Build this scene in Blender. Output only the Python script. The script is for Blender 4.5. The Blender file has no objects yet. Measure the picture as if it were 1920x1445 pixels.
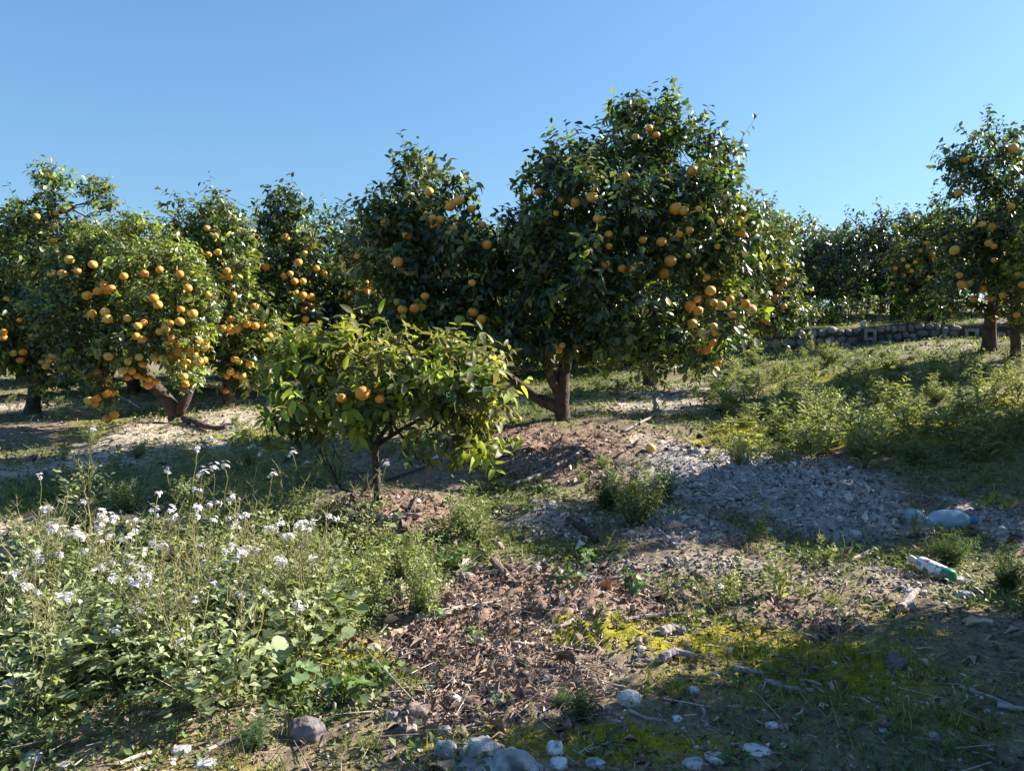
import bpy, math, random
import numpy as np
from mathutils import Vector

# ------------------------------------------------------------------ camera, light, exposure
C = bpy.context.scene.collection
scene = bpy.context.scene
CAMZ = 1.45
F = 1400.0
PITCH = math.atan((722.5 - 590) / F)
cam_d = bpy.data.cameras.new('camera')
cam_d.sensor_width = 36.0
cam_d.lens = 36.0 * F / 1920.0
cam_d.clip_start = 0.05
cam_d.clip_end = 2000
cam = bpy.data.objects.new('camera', cam_d)
C.objects.link(cam)
cam.location = (0, 0, CAMZ)
cam.rotation_euler = (math.pi / 2 - PITCH, 0, 0)
scene.camera = cam

SUN_EL = math.radians(30)
SUN_DIR = Vector((0.927, 0.375, 0)).normalized() * math.cos(SUN_EL) + Vector((0, 0, math.sin(SUN_EL)))  # towards the sun
world = bpy.data.worlds.new('World')
scene.world = world
world.use_nodes = True
wn = world.node_tree
sky = wn.nodes.new('ShaderNodeTexSky')
sky.sky_type = 'NISHITA'
sky.sun_disc = False
sky.sun_elevation = SUN_EL
sky.sun_rotation = math.atan2(SUN_DIR.x, SUN_DIR.y)
sky.air_density = 1.2
sky.dust_density = 1.0
sky.ozone_density = 3.0
sky.altitude = 0
bg = wn.nodes['Background']
bg.inputs[1].default_value = 0.100
sky_gamma = wn.nodes.new('ShaderNodeGamma')            # a camera's softer rendering of the whole sky, deeper blue
sky_gamma.inputs['Gamma'].default_value = 0.7
sky_tint = wn.nodes.new('ShaderNodeVectorMath'); sky_tint.operation = 'MULTIPLY'
sky_tint.inputs[1].default_value = (0.484, 0.736, 1.0)
wn.links.new(sky.outputs[0], sky_gamma.inputs['Color'])
wn.links.new(sky_gamma.outputs[0], sky_tint.inputs[0])
wn.links.new(sky_tint.outputs[0], bg.inputs[0])
sun_d = bpy.data.lights.new('sun', 'SUN')
sun_d.energy = 5.0
sun_d.angle = math.radians(0.5)
sun_d.color = (1.0, 0.92, 0.82)
sun = bpy.data.objects.new('sun', sun_d)
C.objects.link(sun)
sun.rotation_euler = SUN_DIR.to_track_quat('Z', 'Y').to_euler()
scene.view_settings.view_transform = 'Standard'
scene.view_settings.look = 'None'
scene.view_settings.exposure = 1.6
scene.view_settings.gamma = 1.0
scene.cycles.max_bounces = 5
scene.cycles.transparent_max_bounces = 6

rng = np.random.default_rng(7)
random.seed(7)

# ------------------------------------------------------------------ small maths
def unit(v):
    return v / np.maximum(np.linalg.norm(v, axis=-1, keepdims=True), 1e-9)

def _hash(ix, iy, iz, seed):
    h = (ix * 374761393 + iy * 668265263 + iz * 2147483647 + seed * 974634777) & 0xffffffff
    h = ((h ^ (h >> 13)) * 1274126177) & 0xffffffff
    h = ((h ^ (h >> 16)) * 2246822519) & 0xffffffff
    return ((h ^ (h >> 15)) & 0xffffff) / float(0xffffff)

def vnoise(p, seed=0):
    p = np.asarray(p, float)
    if p.shape[-1] == 2:
        p = np.concatenate([p, np.zeros(p.shape[:-1] + (1,))], -1)
    i = np.floor(p).astype(np.int64)
    f = p - i
    f = f * f * (3 - 2 * f)
    r = 0
    for dx in (0, 1):
        for dy in (0, 1):
            for dz in (0, 1):
                w = (f[..., 0] if dx else 1 - f[..., 0]) * (f[..., 1] if dy else 1 - f[..., 1]) * (f[..., 2] if dz else 1 - f[..., 2])
                r = r + w * _hash(i[..., 0] + dx, i[..., 1] + dy, i[..., 2] + dz, seed)
    return r

def fbm(p, seed=0, octv=4):
    a, s, r = 1.0, 0.0, 0
    p = np.asarray(p, float)
    for k in range(octv):
        r = r + a * vnoise(p * (2 ** k) + 17.3 * k, seed + k)
        s += a
        a *= 0.5
    return r / s

# a pixel of the photograph (1920 wide) and a depth give a place in the world
_cp, _sp = math.cos(PITCH), math.sin(PITCH)
def ray(px, py):
    u = (px - 960) / F
    v = -(py - 722.5) / F
    return np.array([u, _cp + v * _sp, -_sp + v * _cp])

def P(px, py, Y):
    d = ray(px, py)
    t = Y / d[1]
    return np.array([d[0] * t, Y, CAMZ + d[2] * t])

# ------------------------------------------------------------------ the lie of the land
CTRL = [(0, 1445, 2.35), (960, 1445, 2.3), (1920, 1445, 2.3), (0, 1200, 3.2), (700, 1150, 3.6), (1745, 1070, 4.2), (1790, 975, 5.3), (1905, 668, 10.0), (1855, 652, 10.6),
        (1700, 760, 8), (1700, 850, 6.6), (1430, 668, 15.6), (1750, 640, 14.2), (1450, 700, 12), (1400, 760, 9.5), (1222, 722, 11.5),
        (1055, 790, 8.0), (960, 735, 13), (330, 792, 8.5), (250, 735, 13), (0, 765, 11), (0, 722, 16), (600, 740, 13), (710, 968, 5.0), (0, 900, 6.0),
        (1300, 900, 6.1), (1150, 760, 9.3), (1100, 710, 14.5), (900, 870, 6.6)]
_c = np.array([P(*c) for c in CTRL])
_far = np.array([(-60, 0, -0.3), (60, 0, 1.0), (-60, 60, -0.8), (60, 60, 1.5), (0, 70, -0.3), (0, -60, 0.1), (-3, -3, 0.1), (4, -4, 0.2), (8, 2, 0.25), (-7, 2, 0.0), (9, 6, 0.6), (-25, 25, -0.3), (0, 25, -0.2), (200, 200, 2), (-200, 200, -1), (0, 300, 0), (0, -300, 0), (200, -200, 1), (-200, -200, 0)])
_c = np.vstack([_c, _far])
def _phi(a, b):
    return np.sqrt(((a[:, None, :2] - b[None, :, :2]) ** 2).sum(-1) + 1.0)
_A = _phi(_c, _c) + np.eye(len(_c)) * -0.15
_z0 = _c[:, 2].mean()
_w = np.linalg.solve(_A, _c[:, 2] - _z0)

WALL_A = P(1325, 676, 17.2)[:2]
WALL_B = P(2150, 640, 13.2)[:2]
_wd = (WALL_B - WALL_A) / np.linalg.norm(WALL_B - WALL_A)
_wnrm = np.array([-_wd[1], _wd[0]])      # points away from the camera
WALL_TOP = lambda s: 1.45 - 0.30 + 0.012 * s      # terrace height along the wall

def base_z(x, y):
    q = np.stack([np.ravel(x), np.ravel(y)], -1).astype(float)
    out = np.empty(len(q))
    for i in range(0, len(q), 20000):
        out[i:i + 20000] = _phi(q[i:i + 20000], _c) @ _w + _z0
    return out.reshape(np.shape(x))

def gz(x, y):
    """height of the ground"""
    x = np.asarray(x, float); y = np.asarray(y, float)
    z = base_z(x, y)
    p = np.stack([x, y], -1)
    near = 1.0 / (1 + ((np.hypot(x, y)) / 60.0) ** 2)
    z = z + (fbm(p * 0.9, 3, 3) - 0.5) * 0.16 * near + (fbm(p * 3.1, 9, 3) - 0.5) * 0.07 * near
    # the terrace behind the stone wall
    s = (x - WALL_A[0]) * _wd[0] + (y - WALL_A[1]) * _wd[1]
    d = (x - WALL_A[0]) * _wnrm[0] + (y - WALL_A[1]) * _wnrm[1]
    side = np.clip((d + 0.02) / 0.2, 0, 1) * np.clip((s + 3.0) / 3.0, 0, 1)
    side = side * side * (3 - 2 * side)
    zt = 1.10 + 0.035 * np.clip(s, -5, 30) + 0.03 * np.clip(d, 0, 30) + (fbm(p * 1.3, 5, 3) - 0.5) * 0.12
    z = np.where(side > 0, z * (1 - side) + np.maximum(zt, z) * side, z)
    for (mx, my, mr, mh) in MOUNDS:
        z = z + mh * np.exp(-((x - mx) ** 2 + (y - my) ** 2) / mr ** 2)
    return z

MOUNDS = []
def G(px, py):
    """the point of the ground seen at a pixel"""
    d = ray(px, py)
    ys = np.concatenate([np.linspace(1.2, 8, 120), np.linspace(8.05, 40, 300)])
    t = ys / d[1]
    X = d[0] * t; Z = CAMZ + d[2] * t
    h = Z - gz(X, ys)
    k = np.where(h < 0)[0]
    k = k[0] if len(k) else len(ys) - 1
    if k == 0:
        return np.array([X[0], ys[0], float(gz(X[0], ys[0]))])
    a = h[k - 1] / (h[k - 1] - h[k] + 1e-9)
    Y = ys[k - 1] + a * (ys[k] - ys[k - 1])
    x = d[0] * Y / d[1]
    return np.array([x, Y, float(gz(x, Y))])

for (px, py, r, h) in ((1055, 800, 1.0, 0.03), (325, 798, 0.9, 0.05), (712, 972, 0.45, 0.05), (1420, 900, 0.8, 0.07), (1240, 985, 0.4, 0.05), (1560, 960, 0.6, 0.04)):
    g = G(px, py)
    MOUNDS.append((g[0], g[1], r, h))

# ------------------------------------------------------------------ mesh helper
class Geo:
    def __init__(self):
        self.v, self.t, self.c, self.m, self.n = [], [], [], [], 0
    def add(self, v, t, c, m=0):
        v = np.asarray(v, float).reshape(-1, 3); t = np.asarray(t, int).reshape(-1, 3)
        c = np.asarray(c, float)
        if c.ndim == 1:
            c = np.tile(c, (len(v), 1))
        self.v.append(v); self.t.append(t + self.n); self.c.append(c); self.m.append(np.full(len(t), m, int)); self.n += len(v)
    def stamp(self, tv, tt, pos, mat, col, m=0):
        """tv template vertices, pos (n,3), mat (n,3,3) columns are the axes, col (n,3)"""
        n = len(pos)
        if n == 0: return
        V = np.einsum('nij,kj->nki', mat, tv) + pos[:, None, :]
        T = (tt[None] + (np.arange(n) * len(tv))[:, None, None]).reshape(-1, 3)
        col = np.asarray(col, float)
        if col.ndim == 1: col = np.tile(col, (n, 1))
        self.add(V.reshape(-1, 3), T, np.repeat(col, len(tv), 0), m)
    def tube(self, pts, radii, k, col, m=0, cap=True):
        pts = np.asarray(pts, float); radii = np.asarray(radii, float)
        n = len(pts)
        tan = unit(np.gradient(pts, axis=0))
        ref = np.array([0, 0, 1.0]) if abs(tan[0][2]) < 0.8 else np.array([1.0, 0, 0])
        a = unit(np.cross(tan, ref)); b = np.cross(tan, a)
        an = np.arange(k) / k * 2 * math.pi
        V = pts[:, None] + radii[:, None, None] * (a[:, None] * np.cos(an)[None, :, None] + b[:, None] * np.sin(an)[None, :, None])
        T = []
        for i in range(n - 1):
            for j in range(k):
                p, q = i * k + j, i * k + (j + 1) % k
                T += [(p, q, q + k), (p, q + k, p + k)]
        V = V.reshape(-1, 3)
        if cap:
            V = np.vstack([V, pts[0], pts[-1]])
            for j in range(k):
                T += [(n * k, (j + 1) % k, j), (n * k + 1, (n - 1) * k + j, (n - 1) * k + (j + 1) % k)]
        self.add(V, T, col, m)
    def mesh(self, name, mats, smooth=True):
        me = bpy.data.meshes.new(name)
        if not self.v: return me
        v = np.concatenate(self.v); t = np.concatenate(self.t); c = np.concatenate(self.c); m = np.concatenate(self.m)
        me.vertices.add(len(v)); me.vertices.foreach_set('co', v.astype(np.float32).ravel())
        me.loops.add(len(t) * 3); me.loops.foreach_set('vertex_index', t.astype(np.int32).ravel())
        me.polygons.add(len(t))
        me.polygons.foreach_set('loop_start', np.arange(len(t), dtype=np.int32) * 3)
        me.polygons.foreach_set('loop_total', np.full(len(t), 3, dtype=np.int32))
        me.polygons.foreach_set('use_smooth', np.full(len(t), smooth, dtype=bool))
        me.polygons.foreach_set('material_index', m.astype(np.int32))
        at = me.color_attributes.new('Col', 'FLOAT_COLOR', 'POINT')
        at.data.foreach_set('color', np.concatenate([np.clip(c, 0, 1), np.ones((len(c), 1))], 1).astype(np.float32).ravel())
        if not isinstance(mats, (list, tuple)): mats = [mats]
        for mt in mats: me.materials.append(mt)
        me.update(); me.validate()
        return me
    def build(self, name, mats, parent=None, smooth=True):
        return link(name, self.mesh(name, mats, smooth), parent)

def link(name, me, parent=None, loc=None):
    o = bpy.data.objects.new(name, me)
    C.objects.link(o)
    if parent is not None: o.parent = parent
    if loc is not None: o.location = loc
    return o

def thing(name, label, cat, loc, group=None, rz=0.0, sc=1.0):
    o = link(name, None, None, [float(a) for a in loc])
    o.rotation_euler = (0, 0, rz); o.scale = (sc, sc, sc)
    o.empty_display_size = 0.1
    return tag(o, label, cat, group)

def tag(o, label=None, cat=None, group=None, kind=None):
    if label: o['label'] = label
    if cat: o['category'] = cat
    if group: o['group'] = group
    if kind: o['kind'] = kind
    return o

def axes(d, nrm, L, W, H=None):
    """matrices whose columns are side*W, dir*L, normal*H"""
    d = unit(d)
    s = unit(np.cross(d, nrm))
    n = np.cross(s, d)
    L = np.asarray(L, float).reshape(-1, 1); W = np.asarray(W, float).reshape(-1, 1)
    H = L if H is None else np.asarray(H, float).reshape(-1, 1)
    return np.stack([s * W, d * L, n * H], -1)

def rand_rot(n, r=rng):
    q = unit(r.normal(size=(n, 4)))
    w, x, y, z = q.T
    return np.stack([np.stack([1 - 2 * (y * y + z * z), 2 * (x * y - z * w), 2 * (x * z + y * w)], -1),
                     np.stack([2 * (x * y + z * w), 1 - 2 * (x * x + z * z), 2 * (y * z - x * w)], -1),
                     np.stack([2 * (x * z - y * w), 2 * (y * z + x * w), 1 - 2 * (x * x + y * y)], -1)], 1)

# ------------------------------------------------------------------ materials
def nodes(name):
    m = bpy.data.materials.new(name); m.use_nodes = True
    nt = m.node_tree
    return m, nt, nt.nodes, nt.links, nt.nodes['Principled BSDF']

def foliage_mat(name, rough=0.42, trans=0.34, spec=0.5, tint=(1.35, 1.45, 0.45), var=(0.6, 1.35), bump=0.0):
    m, nt, N, L, b = nodes(name)
    at = N.new('ShaderNodeAttribute'); at.attribute_name = 'Col'
    geo = N.new('ShaderNodeNewGeometry')
    mr = N.new('ShaderNodeMapRange'); mr.inputs['To Min'].default_value = var[0]; mr.inputs['To Max'].default_value = var[1]
    L.new(geo.outputs['Random Per Island'], mr.inputs['Value'])
    mul = N.new('ShaderNodeVectorMath'); mul.operation = 'SCALE'
    L.new(at.outputs['Color'], mul.inputs[0]); L.new(mr.outputs['Result'], mul.inputs['Scale'])
    L.new(mul.outputs[0], b.inputs['Base Color'])
    b.inputs['Roughness'].default_value = rough
    b.inputs['Specular IOR Level'].default_value = spec
    tr = N.new('ShaderNodeBsdfTranslucent')
    m2 = N.new('ShaderNodeVectorMath'); m2.operation = 'MULTIPLY'; m2.inputs[1].default_value = tint
    L.new(mul.outputs[0], m2.inputs[0]); L.new(m2.outputs[0], tr.inputs['Color'])
    mx = N.new('ShaderNodeMixShader'); mx.inputs[0].default_value = trans
    L.new(b.outputs[0], mx.inputs[1]); L.new(tr.outputs[0], mx.inputs[2])
    L.new(mx.outputs[0], N['Material Output'].inputs['Surface'])
    return m

def col_mat(name, rough=0.9, scale=40.0, amount=0.35, bump=0.4, bscale=60.0, spec=0.3, var=(0.8, 1.2), dist=0.01):
    """colour from the mesh, broken up by noise, with fine relief"""
    m, nt, N, L, b = nodes(name)
    at = N.new('ShaderNodeAttribute'); at.attribute_name = 'Col'
    tc = N.new('ShaderNodeTexCoord')
    n1 = N.new('ShaderNodeTexNoise'); n1.inputs['Scale'].default_value = scale; n1.inputs['Detail'].default_value = 6
    L.new(tc.outputs['Object'], n1.inputs['Vector'])
    mr = N.new('ShaderNodeMapRange'); mr.inputs['From Min'].default_value = 0.3; mr.inputs['From Max'].default_value = 0.7
    mr.inputs['To Min'].default_value = 1 - amount; mr.inputs['To Max'].default_value = 1 + amount
    L.new(n1.outputs['Fac'], mr.inputs['Value'])
    geo = N.new('ShaderNodeNewGeometry')
    mi = N.new('ShaderNodeMapRange'); mi.inputs['To Min'].default_value = var[0]; mi.inputs['To Max'].default_value = var[1]
    L.new(geo.outputs['Random Per Island'], mi.inputs['Value'])
    mm = N.new('ShaderNodeMath'); mm.operation = 'MULTIPLY'
    L.new(mr.outputs[0], mm.inputs[0]); L.new(mi.outputs[0], mm.inputs[1])
    mul = N.new('ShaderNodeVectorMath'); mul.operation = 'SCALE'
    L.new(at.outputs['Color'], mul.inputs[0]); L.new(mm.outputs[0], mul.inputs['Scale'])
    L.new(mul.outputs[0], b.inputs['Base Color'])
    b.inputs['Roughness'].default_value = rough; b.inputs['Specular IOR Level'].default_value = spec
    if bump:
        n2 = N.new('ShaderNodeTexNoise'); n2.inputs['Scale'].default_value = bscale; n2.inputs['Detail'].default_value = 8
        L.new(tc.outputs['Object'], n2.inputs['Vector'])
        bp = N.new('ShaderNodeBump'); bp.inputs['Strength'].default_value = bump; bp.inputs['Distance'].default_value = dist
        L.new(n2.outputs['Fac'], bp.inputs['Height']); L.new(bp.outputs[0], b.inputs['Normal'])
    return m

M_LEAF = foliage_mat('citrus_leaf', 0.34, 0.34, 0.55, (1.3, 1.35, 0.5), (0.55, 1.5))
M_LEAF_PALE = foliage_mat('pale_citrus_leaf', 0.5, 0.48, 0.35, (1.2, 1.08, 0.6), (0.6, 1.5))
M_HERB = foliage_mat('weed_leaf', 0.55, 0.36, 0.35, (1.3, 1.35, 0.5))
M_PETAL = foliage_mat('petal', 0.7, 0.35, 0.2, (1, 1, 1), (0.85, 1.1))
M_BARK = col_mat('bark', 0.9, 14, 0.5, 0.8, 45, 0.2, (1, 1), 0.02)
M_STONE = col_mat('limestone', 0.9, 9, 0.4, 0.7, 40, 0.25, (1, 1), 0.02)
M_DEBRIS = col_mat('dead_plant_matter', 0.9, 60, 0.3, 0.3, 120, 0.15, (0.6, 1.35), 0.004)
M_WOOD = col_mat('dead_wood', 0.9, 25, 0.45, 0.8, 60, 0.2, (0.85, 1.15), 0.006)

def fruit_mat():
    m, nt, N, L, b = nodes('grapefruit_rind')
    oi = N.new('ShaderNodeObjectInfo')
    cr = N.new('ShaderNodeValToRGB')
    cr.color_ramp.elements[0].color = (0.80, 0.30, 0.03, 1); cr.color_ramp.elements[1].color = (0.74, 0.48, 0.10, 1)
    e_ = cr.color_ramp.elements.new(.6); e_.color = (0.80, 0.38, 0.055, 1)
    L.new(oi.outputs['Random'], cr.inputs[0])
    tc = N.new('ShaderNodeTexCoord')
    n = N.new('ShaderNodeTexNoise'); n.inputs['Scale'].default_value = 1.6; n.inputs['Detail'].default_value = 3
    L.new(tc.outputs['Object'], n.inputs['Vector'])
    mr = N.new('ShaderNodeMapRange'); mr.inputs['From Min'].default_value = 0.35; mr.inputs['From Max'].default_value = 0.7; mr.inputs['To Min'].default_value = 0.82; mr.inputs['To Max'].default_value = 1.1
    L.new(n.outputs[0], mr.inputs[0])
    mul = N.new('ShaderNodeVectorMath'); mul.operation = 'SCALE'
    L.new(cr.outputs[0], mul.inputs[0]); L.new(mr.outputs[0], mul.inputs['Scale'])
    L.new(mul.outputs[0], b.inputs['Base Color'])
    b.inputs['Roughness'].default_value = 0.45
    n2 = N.new('ShaderNodeTexNoise'); n2.inputs['Scale'].default_value = 28; n2.inputs['Detail'].default_value = 2
    L.new(tc.outputs['Object'], n2.inputs['Vector'])
    bp = N.new('ShaderNodeBump'); bp.inputs['Strength'].default_value = 0.25; bp.inputs['Distance'].default_value = 0.05
    L.new(n2.outputs[0], bp.inputs['Height']); L.new(bp.outputs[0], b.inputs['Normal'])
    return m
M_FRUIT = fruit_mat()
def plain(name, col, rough=0.6, spec=0.4, bump=0.0):
    m, nt, N, L, b = nodes(name)
    tc = N.new('ShaderNodeTexCoord')
    n = N.new('ShaderNodeTexNoise'); n.inputs['Scale'].default_value = 6; n.inputs['Detail'].default_value = 5
    L.new(tc.outputs['Object'], n.inputs['Vector'])
    mx = N.new('ShaderNodeMix'); mx.data_type = 'RGBA'
    mx.inputs['A'].default_value = (col[0] * .7, col[1] * .7, col[2] * .7, 1); mx.inputs['B'].default_value = (min(1, col[0] * 1.2), min(1, col[1] * 1.2), min(1, col[2] * 1.2), 1)
    L.new(n.outputs[0], mx.inputs['Factor']); L.new(mx.outputs['Result'], b.inputs['Base Color'])
    b.inputs['Roughness'].default_value = rough; b.inputs['Specular IOR Level'].default_value = spec
    if bump:
        bp = N.new('ShaderNodeBump'); bp.inputs['Strength'].default_value = bump; bp.inputs['Distance'].default_value = 0.01
        L.new(n.outputs[0], bp.inputs['Height']); L.new(bp.outputs[0], b.inputs['Normal'])
    return m
M_FRUIT_GREEN = plain('unripe_rind', (0.30, 0.30, 0.05), 0.5)
M_ROT = plain('rotten_rind', (0.02, 0.013, 0.01), 0.8)
M_BOTTOMFRUIT = plain('fallen_rind', (0.75, 0.5, 0.16), 0.6)
M_HOSE = plain('grey_hose', (0.20, 0.17, 0.165), 0.6)
M_BLACKPIPE = plain('black_pipe', (0.03, 0.03, 0.035), 0.5)

# ------------------------------------------------------------------ zones of the ground (world ellipses found from places in the photo)
Z = {
 'moss': [(1300, 1195, 230, 38, .95), (1560, 1270, 380, 100, .62), (1050, 1395, 420, 50, .6), (1450, 808, 110, 26, 1.2), (1760, 808, 110, 26, 1.2), (640, 1255, 110, 50, .8), (1560, 825, 120, 22, 1.0), (300, 1400, 300, 40, .4),
          (1080, 1190, 70, 26, .9), (1600, 700, 160, 16, .7), (1100, 745, 120, 18, .5), (1880, 760, 60, 20, .7), (1860, 940, 60, 20, .5), (1750, 1340, 300, 80, .5), (1400, 830, 120, 16, .8)],
 'soil': [(1000, 1150, 240, 80, 1), (900, 1230, 170, 70, 1), (880, 1320, 190, 55, .8), (730, 960, 120, 36, 1), (1010, 865, 150, 45, .8), (1120, 840, 90, 40, .7), (1100, 1130, 300, 45, .6), (640, 1215, 60, 25, .6), (960, 830, 120, 30, .8), (1500, 1160, 120, 40, .5), (1030, 1290, 100, 60, .9)],
 'ash': [(1450, 905, 260, 62, 1), (1600, 965, 180, 60, .9), (1260, 985, 110, 36, .9), (1330, 860, 130, 18, .9), (1050, 985, 120, 50, .5), (1300, 1060, 300, 35, .38), (1620, 1090, 240, 35, .38), (1880, 980, 70, 90, .6)],
 'dry': [(330, 820, 170, 40, .9), (130, 870, 200, 22, 1), (80, 765, 150, 14, .7), (450, 765, 130, 20, .9), (1200, 755, 170, 24, .7), (1300, 725, 140, 14, .9), (1760, 655, 110, 12, 1), (50, 1000, 90, 40, .8), (60, 1150, 110, 60, .7), (560, 795, 120, 20, .6), (1200, 825, 90, 18, .6), (1890, 1000, 50, 60, .6), (1860, 700, 60, 14, .8)],
 'green': [(1650, 700, 260, 70, 1), (1600, 780, 300, 60, 1), (1800, 880, 140, 60, .9), (250, 905, 260, 30, 1), (150, 740, 200, 16, .8), (300, 1100, 330, 180, .8), (700, 1080, 130, 80, .7), (1190, 960, 90, 40, .8), (1080, 880, 80, 26, .5),
           (1130, 720, 150, 16, .8), (640, 1290, 160, 50, .9), (1750, 690, 200, 45, .8), (1700, 1240, 230, 100, .35), (1330, 1330, 230, 80, .3), (430, 880, 200, 40, .8), (950, 900, 60, 30, .4), (1400, 690, 90, 18, .9), (1790, 1020, 130, 50, .6)],
}
ZW = {}
for k, L_ in Z.items():
    ZW[k] = []
    for (px, py, rx, ry, s) in L_:
        g = G(px, py)
        a = G(px, min(py + ry, 1445 if py < 1400 else 1500)); b = G(px, max(py - ry, 640))
        ZW[k].append((g[0], (a[1] + b[1]) / 2, rx * g[1] / F, max(abs(b[1] - a[1]) / 2, 0.12), s))

def zone(k, x, y):
    r = np.zeros(np.shape(x))
    wob = 0.55 + 0.9 * fbm(np.stack([x, y], -1) * 2.2, 31, 3)
    for (cx, cy, rx, ry, s) in ZW[k]:
        q = ((x - cx) / rx) ** 2 + ((y - cy) / ry) ** 2
        r = np.maximum(r, s * np.exp(-(q * 0.9) ** 1.5))
    return np.clip(r * wob * 1.15, 0, 1.2)

def zones(x, y):
    z = {k: zone(k, x, y) for k in Z}
    fr = np.hypot(x, y)
    p = np.stack([x, y], -1)
    bgreen = np.clip((fbm(p * 0.9, 77, 4) - 0.33) * 4.0, 0, 1) * 0.95
    bgreen = bgreen * np.where((y < 3.5) & (x > 0), .45, 1)
    z['green'] = np.maximum(z['green'], bgreen * (1 - np.clip(z['soil'] + z['ash'] + z['dry'] * .6, 0, 1)))
    z['moss'] = np.maximum(z['moss'], np.clip((fbm(p * 1.3, 55, 4) - 0.55) * 5, 0, 1) * 0.5 * (1 - np.clip(z['soil'] + z['ash'], 0, 1)))
    return z

def ground_colour(x, y):
    z = zones(x, y)
    p = np.stack([x, y], -1)
    n = fbm(p * 7, 21, 4)[..., None]
    col = np.array([0.24, 0.19, 0.135]) * (0.65 + 0.7 * n)
    def mix(c, w, col):
        w = np.clip(w, 0, 1)[..., None]
        return col * (1 - w) + np.array(c) * (0.7 + 0.6 * n) * w
    sharp = lambda w, k=5: np.clip((w - 0.38) * k * 0.5 + 0.3 * w, 0, 1)
    col = mix((0.46, 0.39, 0.30), sharp(z['dry']), col)
    col = mix((0.16, 0.17, 0.065), sharp(z['green']) * 0.8, col)
    col = mix((0.27, 0.185, 0.14), sharp(z['soil']), col)
    col = mix((0.40, 0.37, 0.355), sharp(z['ash']), col)
    mo = sharp(z['moss']) * np.clip(0.2 + 1.5 * fbm(p * 9, 66, 3), 0, 1)
    col = mix((0.30, 0.27, 0.025), mo, col)
    return col

# ------------------------------------------------------------------ the ground sheet
def make_ground():
    fine = np.radians(np.linspace(-50, 50, 430))
    coarse = np.radians(np.linspace(50, 310, 66))[1:-1]
    ang = np.concatenate([fine, coarse])
    r = np.concatenate([[0.25, 0.6, 1.0, 1.4], 1.7 * (22 / 1.7) ** (np.linspace(0, 1, 300)), 22.5 * (900 / 22.5) ** (np.linspace(0, 1, 60))])
    R, A = np.meshgrid(r, ang, indexing='ij')
    X, Y = R * np.sin(A), R * np.cos(A)
    Zg = gz(X, Y)
    p = np.stack([X, Y], -1)
    z = zones(X, Y)
    rough = 0.25 + z['soil'] * 1.0 + z['ash'] * 1.0 + z['dry'] * 0.3
    crumb = np.abs(fbm(p * 14, 41, 3) - 0.5) * 2
    lump = np.clip(fbm(p * 6, 43, 2) - 0.5, 0, 1)
    fade = np.clip(1.5 - R / 14, 0, 1)
    Zg = Zg + rough * fade * (crumb * 0.045 + lump * 0.06 + (vnoise(p * 55, 47) - .5) * 0.012)
    col = ground_colour(X, Y)
    nr, na = R.shape
    V = np.stack([X, Y, Zg], -1).reshape(-1, 3)
    i = np.arange(nr - 1)[:, None]; j = np.arange(na)[None, :]
    a = (i * na + j); b = (i * na + (j + 1) % na)
    T = np.concatenate([np.stack([a, b, b + na], -1).reshape(-1, 3), np.stack([a, b + na, a + na], -1).reshape(-1, 3)])
    c0 = len(V)
    V = np.vstack([V, [[0, 0, float(gz(0.0, 0.0))]]])
    T = np.vstack([T, [(c0, (k + 1) % na, k) for k in range(na)]])
    T = T[:, ::-1]
    g = Geo(); g.add(V, T, np.vstack([col.reshape(-1, 3), [[.2, .17, .12]]]))
    m, nt, N, L, b = nodes('orchard_ground')
    at = N.new('ShaderNodeAttribute'); at.attribute_name = 'Col'
    tc = N.new('ShaderNodeTexCoord')
    def noise(s, d=8):
        n = N.new('ShaderNodeTexNoise'); n.inputs['Scale'].default_value = s; n.inputs['Detail'].default_value = d; n.inputs['Roughness'].default_value = 0.65
        L.new(tc.outputs['Object'], n.inputs['Vector']); return n
    n1 = noise(22); n2 = noise(130, 4)
    vo = N.new('ShaderNodeTexVoronoi'); vo.inputs['Scale'].default_value = 75; L.new(tc.outputs['Object'], vo.inputs['Vector'])
    mr = N.new('ShaderNodeMapRange'); mr.inputs['From Min'].default_value = 0.32; mr.inputs['From Max'].default_value = 0.68; mr.inputs['To Min'].default_value = 0.55; mr.inputs['To Max'].default_value = 1.5
    L.new(n1.outputs[0], mr.inputs[0])
    mr2 = N.new('ShaderNodeMapRange'); mr2.inputs['To Min'].default_value = 0.7; mr2.inputs['To Max'].default_value = 1.3
    L.new(vo.outputs['Color'], mr2.inputs[0])
    mm = N.new('ShaderNodeMath'); mm.operation = 'MULTIPLY'; L.new(mr.outputs[0], mm.inputs[0]); L.new(mr2.outputs[0], mm.inputs[1])
    mul = N.new('ShaderNodeVectorMath'); mul.operation = 'SCALE'; L.new(at.outputs['Color'], mul.inputs[0]); L.new(mm.outputs[0], mul.inputs['Scale'])
    L.new(mul.outputs[0], b.inputs['Base Color'])
    b.inputs['Roughness'].default_value = 0.95; b.inputs['Specular IOR Level'].default_value = 0.15
    ad = N.new('ShaderNodeMath'); ad.operation = 'MULTIPLY_ADD'; ad.inputs[1].default_value = 0.5
    L.new(n2.outputs[0], ad.inputs[0]); L.new(n1.outputs[0], ad.inputs[2])
    bp = N.new('ShaderNodeBump'); bp.inputs['Strength'].default_value = 0.9; bp.inputs['Distance'].default_value = 0.03
    L.new(ad.outputs[0], bp.inputs['Height']); L.new(bp.outputs[0], b.inputs['Normal'])
    o = g.build('ground', m)
    tag(o, kind='structure')
make_ground()

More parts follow.
